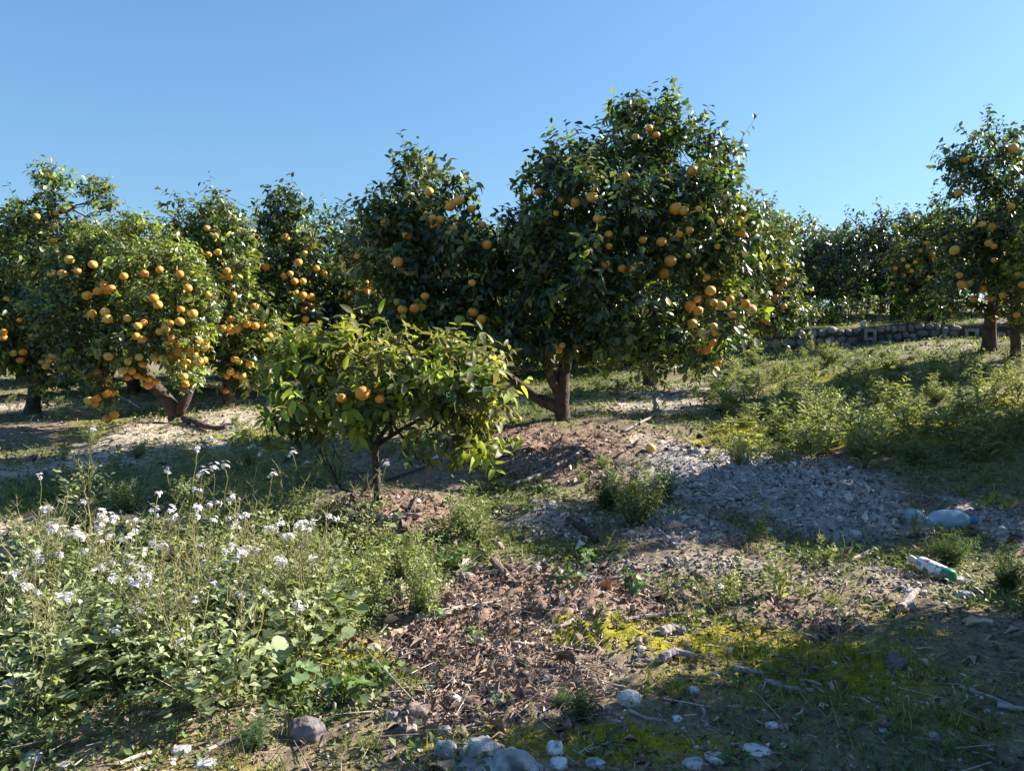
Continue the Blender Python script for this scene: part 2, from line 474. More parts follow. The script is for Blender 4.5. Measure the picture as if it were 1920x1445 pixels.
# ------------------------------------------------------------------ templates
def leaf_template(w=0.46, fold=0.16, bend=-0.22, rows=3):
    """a leaf of length 1 along y, folded along its midrib and arched: 8 triangles at rows=2"""
    ys = np.linspace(0, 1, rows + 2)[1:-1]
    v = [(0, 0, 0)]
    for y in ys:
        hw = w / 2 * math.sin(math.pi * y ** 0.85) ** 0.75
        zz = bend * y * y
        v += [(-hw, y, zz + fold * hw * 2), (0, y, zz), (hw, y, zz + fold * hw * 2)]
    v.append((0, 1, bend))
    t = [(0, 2, 1), (0, 3, 2)]
    for k in range(len(ys) - 1):
        a = 1 + 3 * k; b = a + 3
        t += [(a, a + 1, b + 1), (a, b + 1, b), (a + 1, a + 2, b + 2), (a + 1, b + 2, b + 1)]
    e = 1 + 3 * (len(ys) - 1); tip = len(v) - 1
    t += [(e, e + 1, tip), (e + 1, e + 2, tip)]
    return np.array(v, float), np.array(t, int)
LEAF8 = [leaf_template(0.48, 0.16, -0.20, 2), leaf_template(0.44, 0.30, -0.38, 2), leaf_template(0.52, 0.10, 0.04, 2)]
LEAF14 = [leaf_template(0.42, 0.22, -0.28, 3), leaf_template(0.46, 0.12, -0.45, 3), leaf_template(0.38, 0.34, -0.1, 3)]
LEAF4 = [leaf_template(0.55, 0.2, -0.25, 1)]

def ico(sub):
    t = (1 + 5 ** .5) / 2
    v = [(-1, t, 0), (1, t, 0), (-1, -t, 0), (1, -t, 0), (0, -1, t), (0, 1, t), (0, -1, -t), (0, 1, -t), (t, 0, -1), (t, 0, 1), (-t, 0, -1), (-t, 0, 1)]
    f = [(0, 11, 5), (0, 5, 1), (0, 1, 7), (0, 7, 10), (0, 10, 11), (1, 5, 9), (5, 11, 4), (11, 10, 2), (10, 7, 6), (7, 1, 8), (3, 9, 4), (3, 4, 2), (3, 2, 6), (3, 6, 8), (3, 8, 9), (4, 9, 5), (2, 4, 11), (6, 2, 10), (8, 6, 7), (9, 8, 1)]
    v = [np.array(a, float) / np.linalg.norm(a) for a in v]
    for _ in range(sub):
        c = {}; nf = []
        def mid(a, b):
            k = (min(a, b), max(a, b))
            if k not in c:
                m = v[a] + v[b]; v.append(m / np.linalg.norm(m)); c[k] = len(v) - 1
            return c[k]
        for a, b, d in f:
            x, y, z = mid(a, b), mid(b, d), mid(d, a)
            nf += [(a, x, z), (b, y, x), (d, z, y), (x, y, z)]
        f = nf
    return np.array(v), np.array(f)
ICO1, ICO2, ICO3 = ico(1), ico(2), ico(3)

def rock(seed, sub=ICO2, amp=0.5, blocky=0.5):
    v, f = sub
    p = v.copy()
    m = np.abs(p).max(1, keepdims=True)
    p = p * (1 - blocky) + p / m * 0.8 * blocky
    p = p * (0.75 + amp * fbm(v * 1.3 + seed * 7.7, seed, 3))[:, None]
    p = p * (0.95 + 0.12 * vnoise(v * 6 + seed, seed + 5))[:, None]
    return p, f

# a fruit: slightly flattened globe with a dimple, radius 1
_fv = ICO3[0].copy() if False else ICO2[0].copy()
_fv[:, 2] *= 0.9
_fv[:, 2] -= 0.10 * np.exp(-((_fv[:, 0] ** 2 + _fv[:, 1] ** 2) / 0.06)) * (_fv[:, 2] > 0)
g = Geo(); g.add(_fv, ICO2[1], (0.8, 0.45, 0.08)); FRUIT_ME = g.mesh('grapefruit', M_FRUIT)
g = Geo(); g.add(_fv, ICO2[1], (0.3, 0.3, 0.06)); FRUIT_GREEN_ME = g.mesh('green_grapefruit', M_FRUIT_GREEN)

# ------------------------------------------------------------------ citrus trees
DARK = np.array([0.034, 0.068, 0.030]); MIDG = np.array([0.052, 0.090, 0.032]); OLIVE = np.array([0.15, 0.16, 0.060]); LIME = np.array([0.22, 0.28, 0.045]); YELL = np.array([0.40, 0.36, 0.09])
BARK = (0.080, 0.060, 0.050)

def blob_arr(blobs, origin):
    out = []
    for b in blobs:
        px, py, rx, ry, Y = b[:5]
        c = P(px, py, Y) - origin
        sx, sz = rx * Y / F, ry * Y / F
        sy = b[5] if len(b) > 5 else min(max(sx, sz), 1.3 * min(sx, sz)) * 0.95
        w = b[6] if len(b) > 6 else 1.0
        pal = b[7] if len(b) > 7 else 0.0
        out.append((c[0], c[1], c[2], sx, sy, sz, w, pal))
    return np.array(out, float)

def crown_leaves(B, nleaf, size, templates, palette, seed, per=7, inner=0.28, geo=None, twigs=None, minz=None, droop=0.25, shoots=.07):
    r = np.random.default_rng(seed)
    area = (B[:, 3] * B[:, 5] + B[:, 3] * B[:, 4] + B[:, 4] * B[:, 5]) * B[:, 6]
    nt = int(nleaf / per)
    bi = r.choice(len(B), nt, p=area / area.sum())
    b = B[bi]
    d = unit(r.normal(size=(nt, 3)))
    rad = np.where(r.random(nt) < inner, r.uniform(0.35, 0.8, nt), r.uniform(0.80, 1.04, nt))
    c = b[:, :3] + d * b[:, 3:6] * rad[:, None]
    lump = fbm(c * 2.6 + seed, seed, 3)                      # gaps and tufts in the outline
    lump = np.clip((lump - 0.5) * 2.6 + 0.5, 0, 1)
    grow = np.where(rad > 0.8, 0.72 + 0.46 * lump, 1.0)
    c = b[:, :3] + d * b[:, 3:6] * (rad * grow)[:, None]
    shoot = (r.random(nt) < shoots) & (rad > 0.85) & (d[:, 2] > 0.1)       # long shoots that break the outline
    c = c + np.where(shoot, r.uniform(0.02, 0.11, nt), 0)[:, None] * unit(d + np.array([0, 0, .7]))
    keep = np.ones(nt, bool)
    hole = fbm(c * 3.4 + 3 * seed, seed + 9, 2)
    keep &= (hole > 0.43) | (rad < 0.72)
    for k in range(len(B)):                                 # nothing deep inside a neighbour
        q = (((c - B[k, :3]) / B[k, 3:6]) ** 2).sum(1)
        keep &= ~((q < 0.40) & (bi != k) & (r.random(nt) < 0.75))
    if minz is not None: keep &= c[:, 2] > minz
    c, d, b, lump, shoot = c[keep], d[keep], b[keep], lump[keep], shoot[keep]
    nt = len(c)
    out = unit(d * b[:, 3:6])
    td = unit(out * 0.8 + np.array([0, 0, 0.35]) + r.normal(size=(nt, 3)) * 0.45)
    tl = size * r.uniform(1.2, 3.0, nt) * np.where(shoot, 1.6, 1)
    td = np.where(shoot[:, None], unit(td + np.array([0, 0, .9])), td)
    # colour of a spray: older dark, younger lime or yellow at random; palette paints sunlit crowns more olive
    pick = r.random((nt, 1))
    pal = palette + b[:, 7:8]
    base = np.where(pick < 0.58 - pal * 0.5, DARK, np.where(pick < 0.86 - pal * 0.45, MIDG, OLIVE))
    young = (r.random((nt, 1)) < (0.03 + 0.36 * pal))
    base = np.where(young, np.where(r.random((nt, 1)) < 0.6, LIME, OLIVE), base)
    g = geo
    # leaves
    k = np.arange(per)
    fr = (k + 0.4) / per
    pos = c[:, None] + td[:, None] * (tl[:, None] * fr[None])[..., None]
    a0 = r.uniform(0, 6.28, nt)
    s = unit(np.cross(td, np.array([0.3, 0.1, 1.0]) + 0 * td)); u = np.cross(s, td)
    ang = a0[:, None] + k[None] * 2.4 + r.normal(size=(nt, per)) * 0.3
    radial = s[:, None] * np.cos(ang)[..., None] + u[:, None] * np.sin(ang)[..., None]
    ld = unit(radial * 0.9 + td[:, None] * r.uniform(0.2, 1.0, (nt, per, 1)) + np.array([0, 0, -droop]) + r.normal(size=(nt, per, 3)) * 0.25)
    ln = unit(np.array([0, 0, 0.9]) + out[:, None] * 0.6 + td[:, None] * 0.4 + r.normal(size=(nt, per, 3)) * 0.45)
    pos = pos.reshape(-1, 3); ld = ld.reshape(-1, 3); ln = ln.reshape(-1, 3)
    n = len(pos)
    col = np.repeat(base, per, 0) * r.uniform(0.8, 1.25, (n, 1))
    yel = r.random((n, 1)) < 0.012 + 0.03 * np.clip(palette, 0, 1)
    col = np.where(yel, YELL, col)
    L = size * r.uniform(0.65, 1.25, n)
    A = axes(ld, ln, L, L * r.uniform(0.85, 1.15, n))
    ti = r.integers(0, len(templates), n)
    if geo is not None:
        for q, (tv, tt) in enumerate(templates):
            mk = ti == q
            g.stamp(tv, tt, pos[mk], A[mk], col[mk])
    if twigs is not None:
        sel = (r.random(nt) < 0.5) | shoot
        tri_twigs(twigs, c[sel] - td[sel] * (tl[sel] * 1.2)[:, None], c[sel] + td[sel] * tl[sel][:, None], 0.004 + 0.0 * tl[sel], (0.11, 0.12, 0.05))
    return pos, A, col, ti, out

_tv = np.array([(math.cos(a), 0, math.sin(a)) for a in (0, 2.094, 4.189)] + [(0.35 * math.cos(a), 1, 0.35 * math.sin(a)) for a in (0, 2.094, 4.189)])
_tt = np.array([(0, 1, 4), (0, 4, 3), (1, 2, 5), (1, 5, 4), (2, 0, 3), (2, 3, 5)])
def tri_twigs(geo, a, b, rad, col):
    d = b - a; L = np.linalg.norm(d, axis=1)
    nrm = unit(np.cross(d, rng.normal(size=d.shape)))
    rad = np.broadcast_to(rad, L.shape)
    A = axes(d, nrm, L, rad, rad)
    geo.stamp(_tv, _tt, a, A, col)

def curve(p0, p1, sag, n=8, seed=0, wob=0.04):
    r = np.random.default_rng(seed)
    t = np.linspace(0, 1, n)[:, None]
    p = p0 * (1 - t) + p1 * t
    p = p + np.asarray(sag) * (4 * t * (1 - t))
    L = np.linalg.norm(p1 - p0)
    w = r.normal(size=(n, 3)) * wob * L; w[0] = 0; w[-1] = 0
    return p + w

def citrus(name, label, base_px, blobs, trunks, nleaf, leaf=0.085, palette=0.3, seed=1, fruits=(), fr=9, hires=False, nobj=0, group=None, cat='tree', per=7, tpl=None, lowz=None, green=(), limbs_to=None, zbase=None, fdepth=0.015, lobes=7, mat=None, bright=1.0, shoots=.07):
    mat = mat or M_LEAF
    px, py, Y = base_px
    base = P(px, py, Y)
    base[2] = gz(base[0], base[1]) - 0.03 if zbase is None else zbase
    root = thing(name, label, cat, base, group)
    B = blob_arr(blobs, base)
    rs_ = np.random.default_rng(seed + 900)
    B0 = B.copy(); B0[:, 3:6] *= 0.86
    extra = []
    for bb in B0:
        for _ in range(lobes):
            dd = unit(rs_.normal(size=3)); 
            if dd[1] > 0.3: dd[1] *= -1
            f_ = rs_.uniform(.20, .38)
            extra.append(np.concatenate([bb[:3] + dd * bb[3:6] * rs_.uniform(.82, 1.12), bb[3:6] * f_ * rs_.uniform(.8, 1.2, 3), [bb[6] * 1.3, bb[7] + rs_.uniform(-.2, .25)]]))
    BL = np.vstack([B0] + [np.array(extra)]) if lobes else B0
    # trunk and limbs
    g = Geo(); gb = Geo()
    ends = []
    for ti, tr in enumerate(trunks):            # [(px,py,Y,rpx),...] from the ground up
        pts = np.array([P(a, b, c) - base for a, b, c, _ in tr]); rad = np.array([q * c / F for _, _, c, q in tr])
        if ti == 0: pts[0] = (0, 0, -0.05)
        # smooth by resampling
        m = 14
        u = np.linspace(0, len(pts) - 1, m)
        sp = np.stack([np.interp(u, np.arange(len(pts)), pts[:, k]) for k in range(3)], -1)
        for _ in range(2): sp[1:-1] = (sp[:-2] + 2 * sp[1:-1] + sp[2:]) / 4
        rr = np.interp(u, np.arange(len(pts)), rad)
        if ti == 0: rr[0] *= 1.35; rr[1] *= 1.12
        tube = Geo(); tube.tube(sp, rr, 12, BARK)
        v = tube.v[0]
        v = v + unit(v - np.repeat(np.vstack([sp]), 12, 0).mean(0)) * 0 
        nz = (fbm(v * 9 + seed, seed, 3) - 0.5)[:, None]
        cen = np.vstack([np.repeat(sp, 12, 0), sp[:1], sp[-1:]])
        v = cen + (v - cen) * (1 + nz * 0.55)
        (g if ti == 0 or tr[0][3] > 5 else gb).add(v, tube.t[0], np.tile(BARK, (len(v), 1)) * (0.8 + 0.5 * (nz + 0.5)))
        ends.append((sp[-1], rr[-1], sp[m // 2], rr[m // 2]))
    r = np.random.default_rng(seed + 100)
    for k in range(len(B)):
        c = B[k, :3]
        e = min(ends, key=lambda e: np.linalg.norm(e[0] - c))
        rad0 = max(0.010, e[1] * 0.55)
        p = curve(e[0], c, (0, 0, -0.04), 8, seed * 31 + k)
        gb.tube(p, np.linspace(rad0, 0.006, 8), 6, np.array(BARK) * 1.05)
        for q in range(5):
            tgt = c + unit(r.normal(size=3)) * B[k, 3:6] * 0.85
            st = p[r.integers(3, 8)]
            gb.tube(curve(st, tgt, (0, 0, 0.02), 5, seed * 7 + q + k * 9, 0.05), np.linspace(rad0 * 0.4, 0.004, 5), 4, np.array(BARK) * 1.1)
    g.build('trunk', M_BARK, root)
    cr = Geo()
    tpl = tpl or (LEAF14 if hires else LEAF8)
    pos, A, col, ti, out = crown_leaves(BL, nleaf, leaf, tpl, palette, seed, per=per, geo=None, twigs=gb, minz=(0.25 if lowz is None else lowz), droop=.45, shoots=shoots)
    col = col * bright
    keep = np.ones(len(pos), bool)
    if nobj:
        # the leaves that show largest: outermost on the near side
        gw = pos + base
        q = np.full(len(pos), 9.0)
        for k in range(len(B)):
            q = np.minimum(q, 0 * q + 9)
        score = -gw[:, 1] - 0.05 * r.random(len(pos)) + 0.15 * r.random(len(pos))
        idx = np.argsort(-score)[:nobj * 6]
        idx = idx[r.permutation(len(idx))[:nobj]]
        keep[idx] = False
        variants = {}
        from mathutils import Matrix
        for i in idx:
            tone = 0 if col[i, 0] < 0.055 else (1 if col[i, 0] < 0.1 else (2 if col[i, 0] < 0.19 else 3))
            key = (int(ti[i]), tone)
            if key not in variants:
                gg = Geo(); tv, tt = tpl[key[0]]; gg.add(tv, tt, col[i]); variants[key] = gg.mesh('leaf', mat)
            o = link('leaf', variants[key], root)
            Mx = Matrix([[*A[i][0], pos[i][0]], [*A[i][1], pos[i][1]], [*A[i][2], pos[i][2]], [0, 0, 0, 1]])
            o.matrix_basis = Mx
    for q, (tv, tt) in enumerate(tpl):
        mk = (ti == q) & keep
        cr.stamp(tv, tt, pos[mk], A[mk], col[mk])
    cr.build('crown', mat, root)
    gb.build('branches', M_BARK, root)
    # fruit, hung where the crown's near face is
    def surf(px_, py_):
        d = ray(px_, py_); best = None
        o = np.array([0, 0, CAMZ]) - base
        for k in range(len(B)):
            oo = (o - B[k, :3]) / B[k, 3:6]; dd = d / B[k, 3:6]
            a, b_, c_ = dd @ dd, 2 * oo @ dd, oo @ oo - 1
            D = b_ * b_ - 4 * a * c_
            if D > 0:
                t = (-b_ - math.sqrt(D)) / (2 * a)
                best = t if best is None else min(best, t)
        if best is None:
            k = np.argmin([np.hypot((px_ - b[0]) / b[2], (py_ - b[1]) / b[3]) for b in blobs])
            best = (B[k, 1] + base[1]) / d[1]
        return best * d[1]
    for lst, me in ((fruits, FRUIT_ME), (green, FRUIT_GREEN_ME)):
        for f in lst:
            fx, fy = f[:2]; rp = (f[2] if len(f) > 2 else fr) * r.uniform(0.72, 1.04)
            Yf = surf(fx, fy) - fdepth + r.uniform(-0.04, 0.09)
            w = P(fx, fy, Yf) - base
            o = link('grapefruit', me, root, [float(a) for a in w])
            s = rp * Yf / F
            o.scale = (s, s, s * r.uniform(0.94, 1.04)); o.rotation_euler = (r.uniform(-.5, .5), r.uniform(-.5, .5), r.uniform(0, 6))
            if me is FRUIT_GREEN_ME: o['label'] = 'unripe green grapefruit'
    return root

FR_T1 = [(68, 406), (104, 399), (120, 396), (100, 450), (160, 480), (7, 622), (6, 633), (60, 631), (25, 662), (43, 660), (38, 675), (97, 668), (91, 677), (79, 679), (86, 687), (107, 677), (36, 600, 6), (12, 560, 6)]
FR_T2 = [(97, 513), (117, 513), (145, 508), (130, 487), (174, 496), (195, 534), (183, 546), (198, 543), (208, 541), (163, 554), (232, 518), (271, 513), (299, 505), (337, 514), (352, 540), (391, 554), (288, 559), (296, 571), (197, 585), (172, 588),
         (202, 598), (239, 597), (269, 605), (258, 611), (321, 606), (337, 603), (339, 580), (362, 588), (299, 622), (311, 617), (255, 630), (267, 636), (322, 634), (317, 643), (335, 642), (348, 642), (335, 651), (373, 638), (383, 650), (354, 655), (333, 661),
         (322, 665), (338, 663), (290, 672), (304, 671), (315, 676), (328, 675), (365, 667), (373, 677), (382, 675), (350, 679), (342, 687), (203, 668), (240, 677), (261, 669), (268, 682), (180, 697), (163, 701), (201, 710), (230, 695), (247, 695), (239, 707),
         (257, 704), (268, 706), (280, 711), (293, 715), (278, 722), (345, 706), (348, 720), (200, 738), (209, 737), (166, 751), (181, 747), (177, 757), (201, 785), (214, 777)]
FR_T3 = [(388, 428), (403, 442), (391, 477), (408, 473), (425, 508), (417, 518), (430, 519), (438, 552), (477, 575, 10), (461, 597), (452, 594), (433, 599), (418, 616), (432, 613), (433, 621), (445, 616), (478, 611), (493, 610), (505, 630), (463, 608), (440, 673), (448, 678),
         (468, 682), (432, 697), (426, 706), (443, 703), (455, 705), (458, 713), (423, 732)]
FR_T4 = [(479, 440), (482, 448), (535, 445), (577, 464), (571, 476), (559, 492), (499, 501), (532, 517), (544, 513), (552, 527), (568, 527), (555, 549), (568, 554), (583, 557), (580, 572), (552, 568), (571, 580), (573, 598), (563, 614), (593, 503), (600, 630), (605, 637), (564, 560), (538, 640)]
FR_T5 = [(607, 513), (655, 550, 7), (680, 540, 7), (690, 548, 7), (694, 536, 7), (700, 545, 7), (666, 515, 6), (648, 555, 6), (697, 603, 7), (708, 585, 7), (688, 530, 6)]
FR_M = [(804, 359, 9), (845, 386), (860, 376), (723, 417), (810, 411), (825, 412), (816, 424), (851, 428), (841, 441), (764, 440), (746, 491), (913, 459), (904, 422, 8), (884, 392, 8), (670, 480, 7), (797, 555, 8), (755, 580, 12), (778, 577, 10), (792, 575, 8),
        (885, 530, 10), (887, 585, 11), (903, 598, 10), (1099, 336, 11), (1110, 370), (1080, 379), (1054, 374, 8), (1121, 410), (1043, 400, 8), (1217, 240, 9), (1191, 257, 8), (1231, 253, 7), (1298, 321, 11), (1256, 334), (1267, 391, 12), (1282, 395, 9), (1310, 392, 9), (1388, 438),
        (1389, 412, 8), (1293, 431), (1274, 439, 9), (1240, 453, 12), (1205, 450, 9), (1142, 462, 9), (1141, 439, 8), (1257, 489, 12), (1246, 512, 11), (1135, 494), (1166, 503, 9), (1183, 504, 10), (1200, 499, 10), (1351, 416, 8), (1345, 462, 8), (1010, 360, 9),
        (1294, 574), (1309, 583), (1298, 607), (1332, 545), (1338, 567), (1353, 573, 11), (1369, 561), (1373, 590), (1398, 569), (1408, 580), (1416, 555, 9), (1337, 612, 10), (1340, 624, 9), (1377, 614), (1383, 620, 9), (1317, 624), (1337, 642), (1325, 656, 11), (1309, 652, 8), (1345, 678, 9),
        (1340, 695, 11), (1308, 561, 8), (1047, 655, 10), (1040, 648, 8), (1054, 647, 8), (948, 678, 7), (937, 679, 7), (1175, 330, 6), (1325, 520, 8), (1290, 480, 7)]
FR_8 = [(1473, 525, 7), (1470, 533, 6), (1451, 528, 7), (1453, 557, 7), (1437, 567, 6), (1447, 578, 6), (1470, 575, 7), (1431, 600, 7), (1438, 603, 6), (1463, 540, 6), (1415, 480, 7), (1462, 522, 6)]
FR_12 = [(1900, 278, 11), (1797, 362, 9), (1842, 420, 9), (1860, 425, 10), (1854, 456, 7), (1864, 462, 8), (1790, 469, 10), (1799, 516, 7), (1804, 533, 10), (1819, 531, 9), (1842, 542, 9), (1826, 560, 8), (1851, 558, 8), (1861, 560, 8), (1864, 597, 7), (1788, 592, 6), (1896, 387, 8), (1864, 488, 7), (1810, 300, 6)]
FR_13 = [(1909, 516, 9), (1918, 534, 8), (1906, 590, 8), (1880, 553, 8)]
FR_11 = [(1670, 504, 6), (1679, 503, 6), (1693, 516, 6), (1693, 487, 5), (1702, 499, 5), (1709, 508, 5), (1725, 470, 6), (1736, 456, 6), (1740, 466, 6), (1747, 477, 6), (1750, 482, 5), (1756, 457, 6), (1673, 531, 4), (1700, 543, 4), (1680, 463, 4), (1776, 558, 6), (1716, 491, 5), (1639, 516, 4)]

citrus('grapefruit_tree', 'large forked grapefruit tree with the highest crown, in the middle of the orchard', (1055, 795, 8.0),
    [(800, 352, 65, 46, 7.9, None or .35, 1, .5), (740, 400, 60, 45, 7.9, .4, 1, .4), (700, 440, 45, 55, 8.0, .35, 1, .3), (825, 410, 95, 75, 7.8, .6, 1, .15), (750, 490, 80, 80, 7.8, .6, 1, .2), (850, 510, 100, 95, 7.6, .7, 1.2, -.1), (800, 590, 95, 60, 7.7, .6, 1, 0), (880, 610, 95, 70, 7.7, .6, 1.1, -.1),
     (1000, 480, 70, 95, 7.9, .6, 1.1, 0), (1020, 360, 50, 50, 7.9, .35, 1, .2), (1085, 320, 70, 55, 7.8, .4, 1, .25), (1200, 265, 62, 72, 7.8, .5, 1, .35), (1180, 246, 28, 28, 7.8, .18, 1.2, -.1), (1230, 252, 36, 30, 7.8, .25, 1, .2), (1280, 330, 95, 95, 7.7, .6, 1, .2), (1345, 320, 42, 48, 7.8, .3, 1, .1), (1140, 400, 120, 105, 7.5, .8, 1.1, -.1),
     (1285, 440, 120, 105, 7.5, .8, 1.1, .05), (1110, 510, 130, 110, 7.4, .8, 1.1, -.1), (1360, 470, 70, 110, 7.5, .5, 1, .5), (1190, 600, 105, 75, 7.0, .6, 1.1, .35), (1335, 600, 82, 85, 7.1, .5, 1, .1), (1030, 600, 110, 70, 7.5, .7, 1.2, -.1), (1240, 665, 55, 45, 6.9, .35, 1.2, .2), (1000, 440, 45, 40, 7.3, .3, 1, .9),
     (930, 640, 70, 40, 8.0, .5, 1, .2), (1085, 640, 60, 35, 7.8, .4, 1, -.1)],
    [[(1055, 795, 8.0, 14), (1053, 745, 8.0, 14), (1055, 700, 8.0, 13), (1070, 640, 8.0, 12), (1090, 560, 7.9, 10), (1130, 430, 7.8, 7)],
     [(1052, 768, 8.0, 12), (1010, 748, 8.0, 11), (960, 715, 8.1, 10), (925, 680, 8.1, 8), (870, 600, 8.0, 6), (820, 480, 8.0, 5)],
     [(1050, 740, 8.0, 10), (1033, 710, 7.9, 9), (1022, 675, 7.9, 8), (1010, 600, 7.9, 6), (1000, 500, 7.9, 5)],
     [(1085, 600, 7.9, 8), (1150, 520, 7.8, 7), (1230, 420, 7.8, 6), (1250, 340, 7.8, 4)],
     [(1225, 430, 7.6, 5), (1290, 470, 7.4, 4), (1350, 500, 7.2, 3)]],
    46000, 0.088, 0.22, 11, FR_M, 10.5, hires=False, nobj=300, fdepth=.05, green=[(745, 566, 9), (756, 594, 8), (862, 600, 11), (1090, 460, 7)])

citrus('grapefruit_tree', 'round low grapefruit tree crowded with fruit clusters above a short forked trunk', (330, 797, 8.5),
    [(245, 540, 130, 95, 8.6, .8, 1, .35), (330, 590, 78, 100, 8.3, .6, 1, .25), (150, 580, 80, 95, 8.5, .7, 1, 0), (240, 630, 125, 72, 8.3, .8, 1, -.1), (190, 740, 24, 48, 8.2, .2, 1, 0), (265, 465, 100, 45, 8.6, .5, 1, .8), (345, 690, 38, 36, 8.2, .3, 1, .3), (380, 560, 28, 50, 8.3, .3, 1, .8), (330, 500, 60, 40, 8.4, .4, 1, .8), (170, 500, 70, 50, 8.5, .5, 1, .3), (165, 690, 45, 35, 8.4, .3, 1, -.1)],
    [[(330, 797, 8.5, 10), (328, 770, 8.5, 13), (315, 748, 8.5, 11), (285, 722, 8.5, 12), (265, 690, 8.5, 9), (240, 620, 8.5, 7)],
     [(335, 775, 8.5, 10), (350, 745, 8.5, 10), (362, 710, 8.5, 8), (355, 650, 8.5, 7), (330, 560, 8.5, 5)]],
    30000, 0.062, 0.55, 21, FR_T2, 9.3, nobj=120, bright=1.25, fdepth=.07)

citrus('grapefruit_tree', 'tall grapefruit tree at the edge of the photo whose thin leader rises above its neighbours', (60, 800, 9.8),
    [(100, 355, 34, 42, 9.6, .25, 1, .35), (75, 430, 62, 50, 9.6, .5, 1, .6), (184, 372, 20, 26, 9.6, .14, 2.2, .4), (203, 385, 16, 12, 9.6, .1, 1.8, .1), (20, 420, 34, 42, 9.8, .3, .8, .1), (-10, 520, 70, 100, 9.8, .7, 1, -.1), (80, 520, 80, 70, 9.6, .6, 1, .2), (150, 450, 62, 40, 9.6, .4, 1, .6), (60, 610, 90, 80, 9.6, .8, 1, -.1), (98, 690, 36, 46, 9.5, .35, 1, 0), (10, 670, 40, 45, 9.5, .4, 1, .5), (-90, 560, 70, 130, 9.8, .8, 1, 0), (205, 440, 50, 30, 9.8, .3, 1, .5)],
    [[(60, 800, 9.8, 14), (66, 740, 9.8, 12), (70, 660, 9.8, 10), (80, 540, 9.7, 7), (95, 400, 9.6, 4)]],
    19000, 0.080, 0.45, 31, FR_T1, 7.5, bright=1.2)

citrus('grapefruit_tree', 'upright grapefruit tree behind the round one, with a waving topmost shoot', (430, 775, 10.2),
    [(400, 440, 70, 55, 10.2, .5, 1, .25), (335, 380, 18, 12, 10.2, .12, .8, .3), (330, 415, 28, 26, 10.2, .2, .5, .3), (415, 395, 34, 18, 10.2, .2, .8, .5), (400, 540, 80, 80, 10.1, .6, 1, .2), (465, 530, 30, 60, 10.0, .3, 1, .8), (425, 640, 85, 80, 10.0, .7, 1, 0), (480, 620, 45, 60, 9.9, .4, 1, .4), (455, 700, 50, 30, 10, .4, 1, .2)],
    [[(430, 775, 10.2, 12), (428, 700, 10.2, 10), (415, 600, 10.2, 8), (400, 480, 10.2, 5)]],
    13000, 0.085, 0.35, 41, FR_T3, 8.0, bright=1.15, fdepth=.05)

citrus('grapefruit_tree', 'slim grapefruit tree with fruit hanging in a chain down its lit side', (555, 760, 11),
    [(545, 430, 50, 52, 11, .4, 1, .2), (517, 378, 16, 20, 11, .12, .8, .1), (560, 395, 26, 14, 11, .15, .7, .2), (550, 520, 62, 80, 11, .6, 1, 0), (565, 620, 70, 75, 11, .6, 1, -.1), (520, 600, 40, 60, 10.8, .4, 1, .2)],
    [[(555, 760, 11, 11), (552, 690, 11, 9), (548, 580, 11, 7), (545, 460, 11, 4)]],
    10000, 0.09, 0.1, 51, FR_T4, 8.0, fdepth=.05)

citrus('grapefruit_tree', 'dark grapefruit tree squeezed between the slim tree and the large forked one', (655, 760, 11.5),
    [(635, 445, 48, 45, 11.5, .4, 1, 0), (650, 540, 75, 80, 11.5, .7, 1, -.1), (655, 640, 85, 75, 11.4, .7, 1, 0), (610, 590, 40, 60, 11.4, .4, 1, .1), (690, 540, 30, 60, 11.0, .3, .9, .7)],
    [[(655, 760, 11.5, 12), (652, 690, 11.5, 10), (650, 600, 11.5, 7), (640, 480, 11.5, 4)]],
    10000, 0.09, 0.05, 61, FR_T5, 7)

citrus('grapefruit_tree', 'grapefruit tree half hidden behind the large forked tree, its paler side facing the stone wall', (1222, 724, 11.5),
    [(1430, 470, 62, 70, 11.2, .7, 1, .6), (1455, 550, 40, 72, 11.2, .6, 1, .2), (1390, 420, 35, 35, 11.3, .4, 1, .6), (1425, 595, 50, 50, 11.2, .6, 1, .1), (1478, 605, 20, 36, 11.0, .25, 1, 0), (1250, 550, 140, 110, 11.6, 1, 1, -.1), (1380, 520, 80, 90, 11.4, .8, 1, .3), (1180, 640, 60, 50, 11.6, .5, 1, 0)],
    [[(1222, 724, 11.5, 14), (1217, 690, 11.5, 12), (1205, 650, 11.5, 11), (1230, 560, 11.5, 8)], [(1210, 670, 11.5, 9), (1300, 580, 11.4, 7), (1420, 500, 11.3, 5)]],
    15000, 0.085, 0.3, 71, FR_8, 7)

citrus('grapefruit_tree', 'grapefruit tree on the bank before the stone wall, the taller of the two close together', (1855, 653, 10.6),
    [(1845, 300, 62, 52, 10.6, .5, 1, .25), (1868, 248, 22, 26, 10.6, .15, .8, 0), (1785, 300, 30, 26, 10.6, .2, .9, .1), (1905, 280, 45, 35, 10.6, .4, 1, .2), (1835, 400, 75, 80, 10.5, .7, 1, -.05), (1900, 420, 80, 100, 10.7, .8, 1, 0), (1820, 490, 58, 62, 10.4, .5, 1, -.1), (1870, 530, 60, 60, 10.4, .5, 1, -.1), (1800, 560, 34, 34, 10.6, .3, 1, 0), (1975, 400, 70, 110, 10.8, .8, 1, 0)],
    [[(1855, 653, 10.6, 12), (1856, 620, 10.6, 11), (1858, 590, 10.6, 10), (1868, 550, 10.6, 9), (1880, 450, 10.6, 6), (1865, 330, 10.6, 4)]],
    15000, 0.085, 0.1, 81, FR_12, 9)

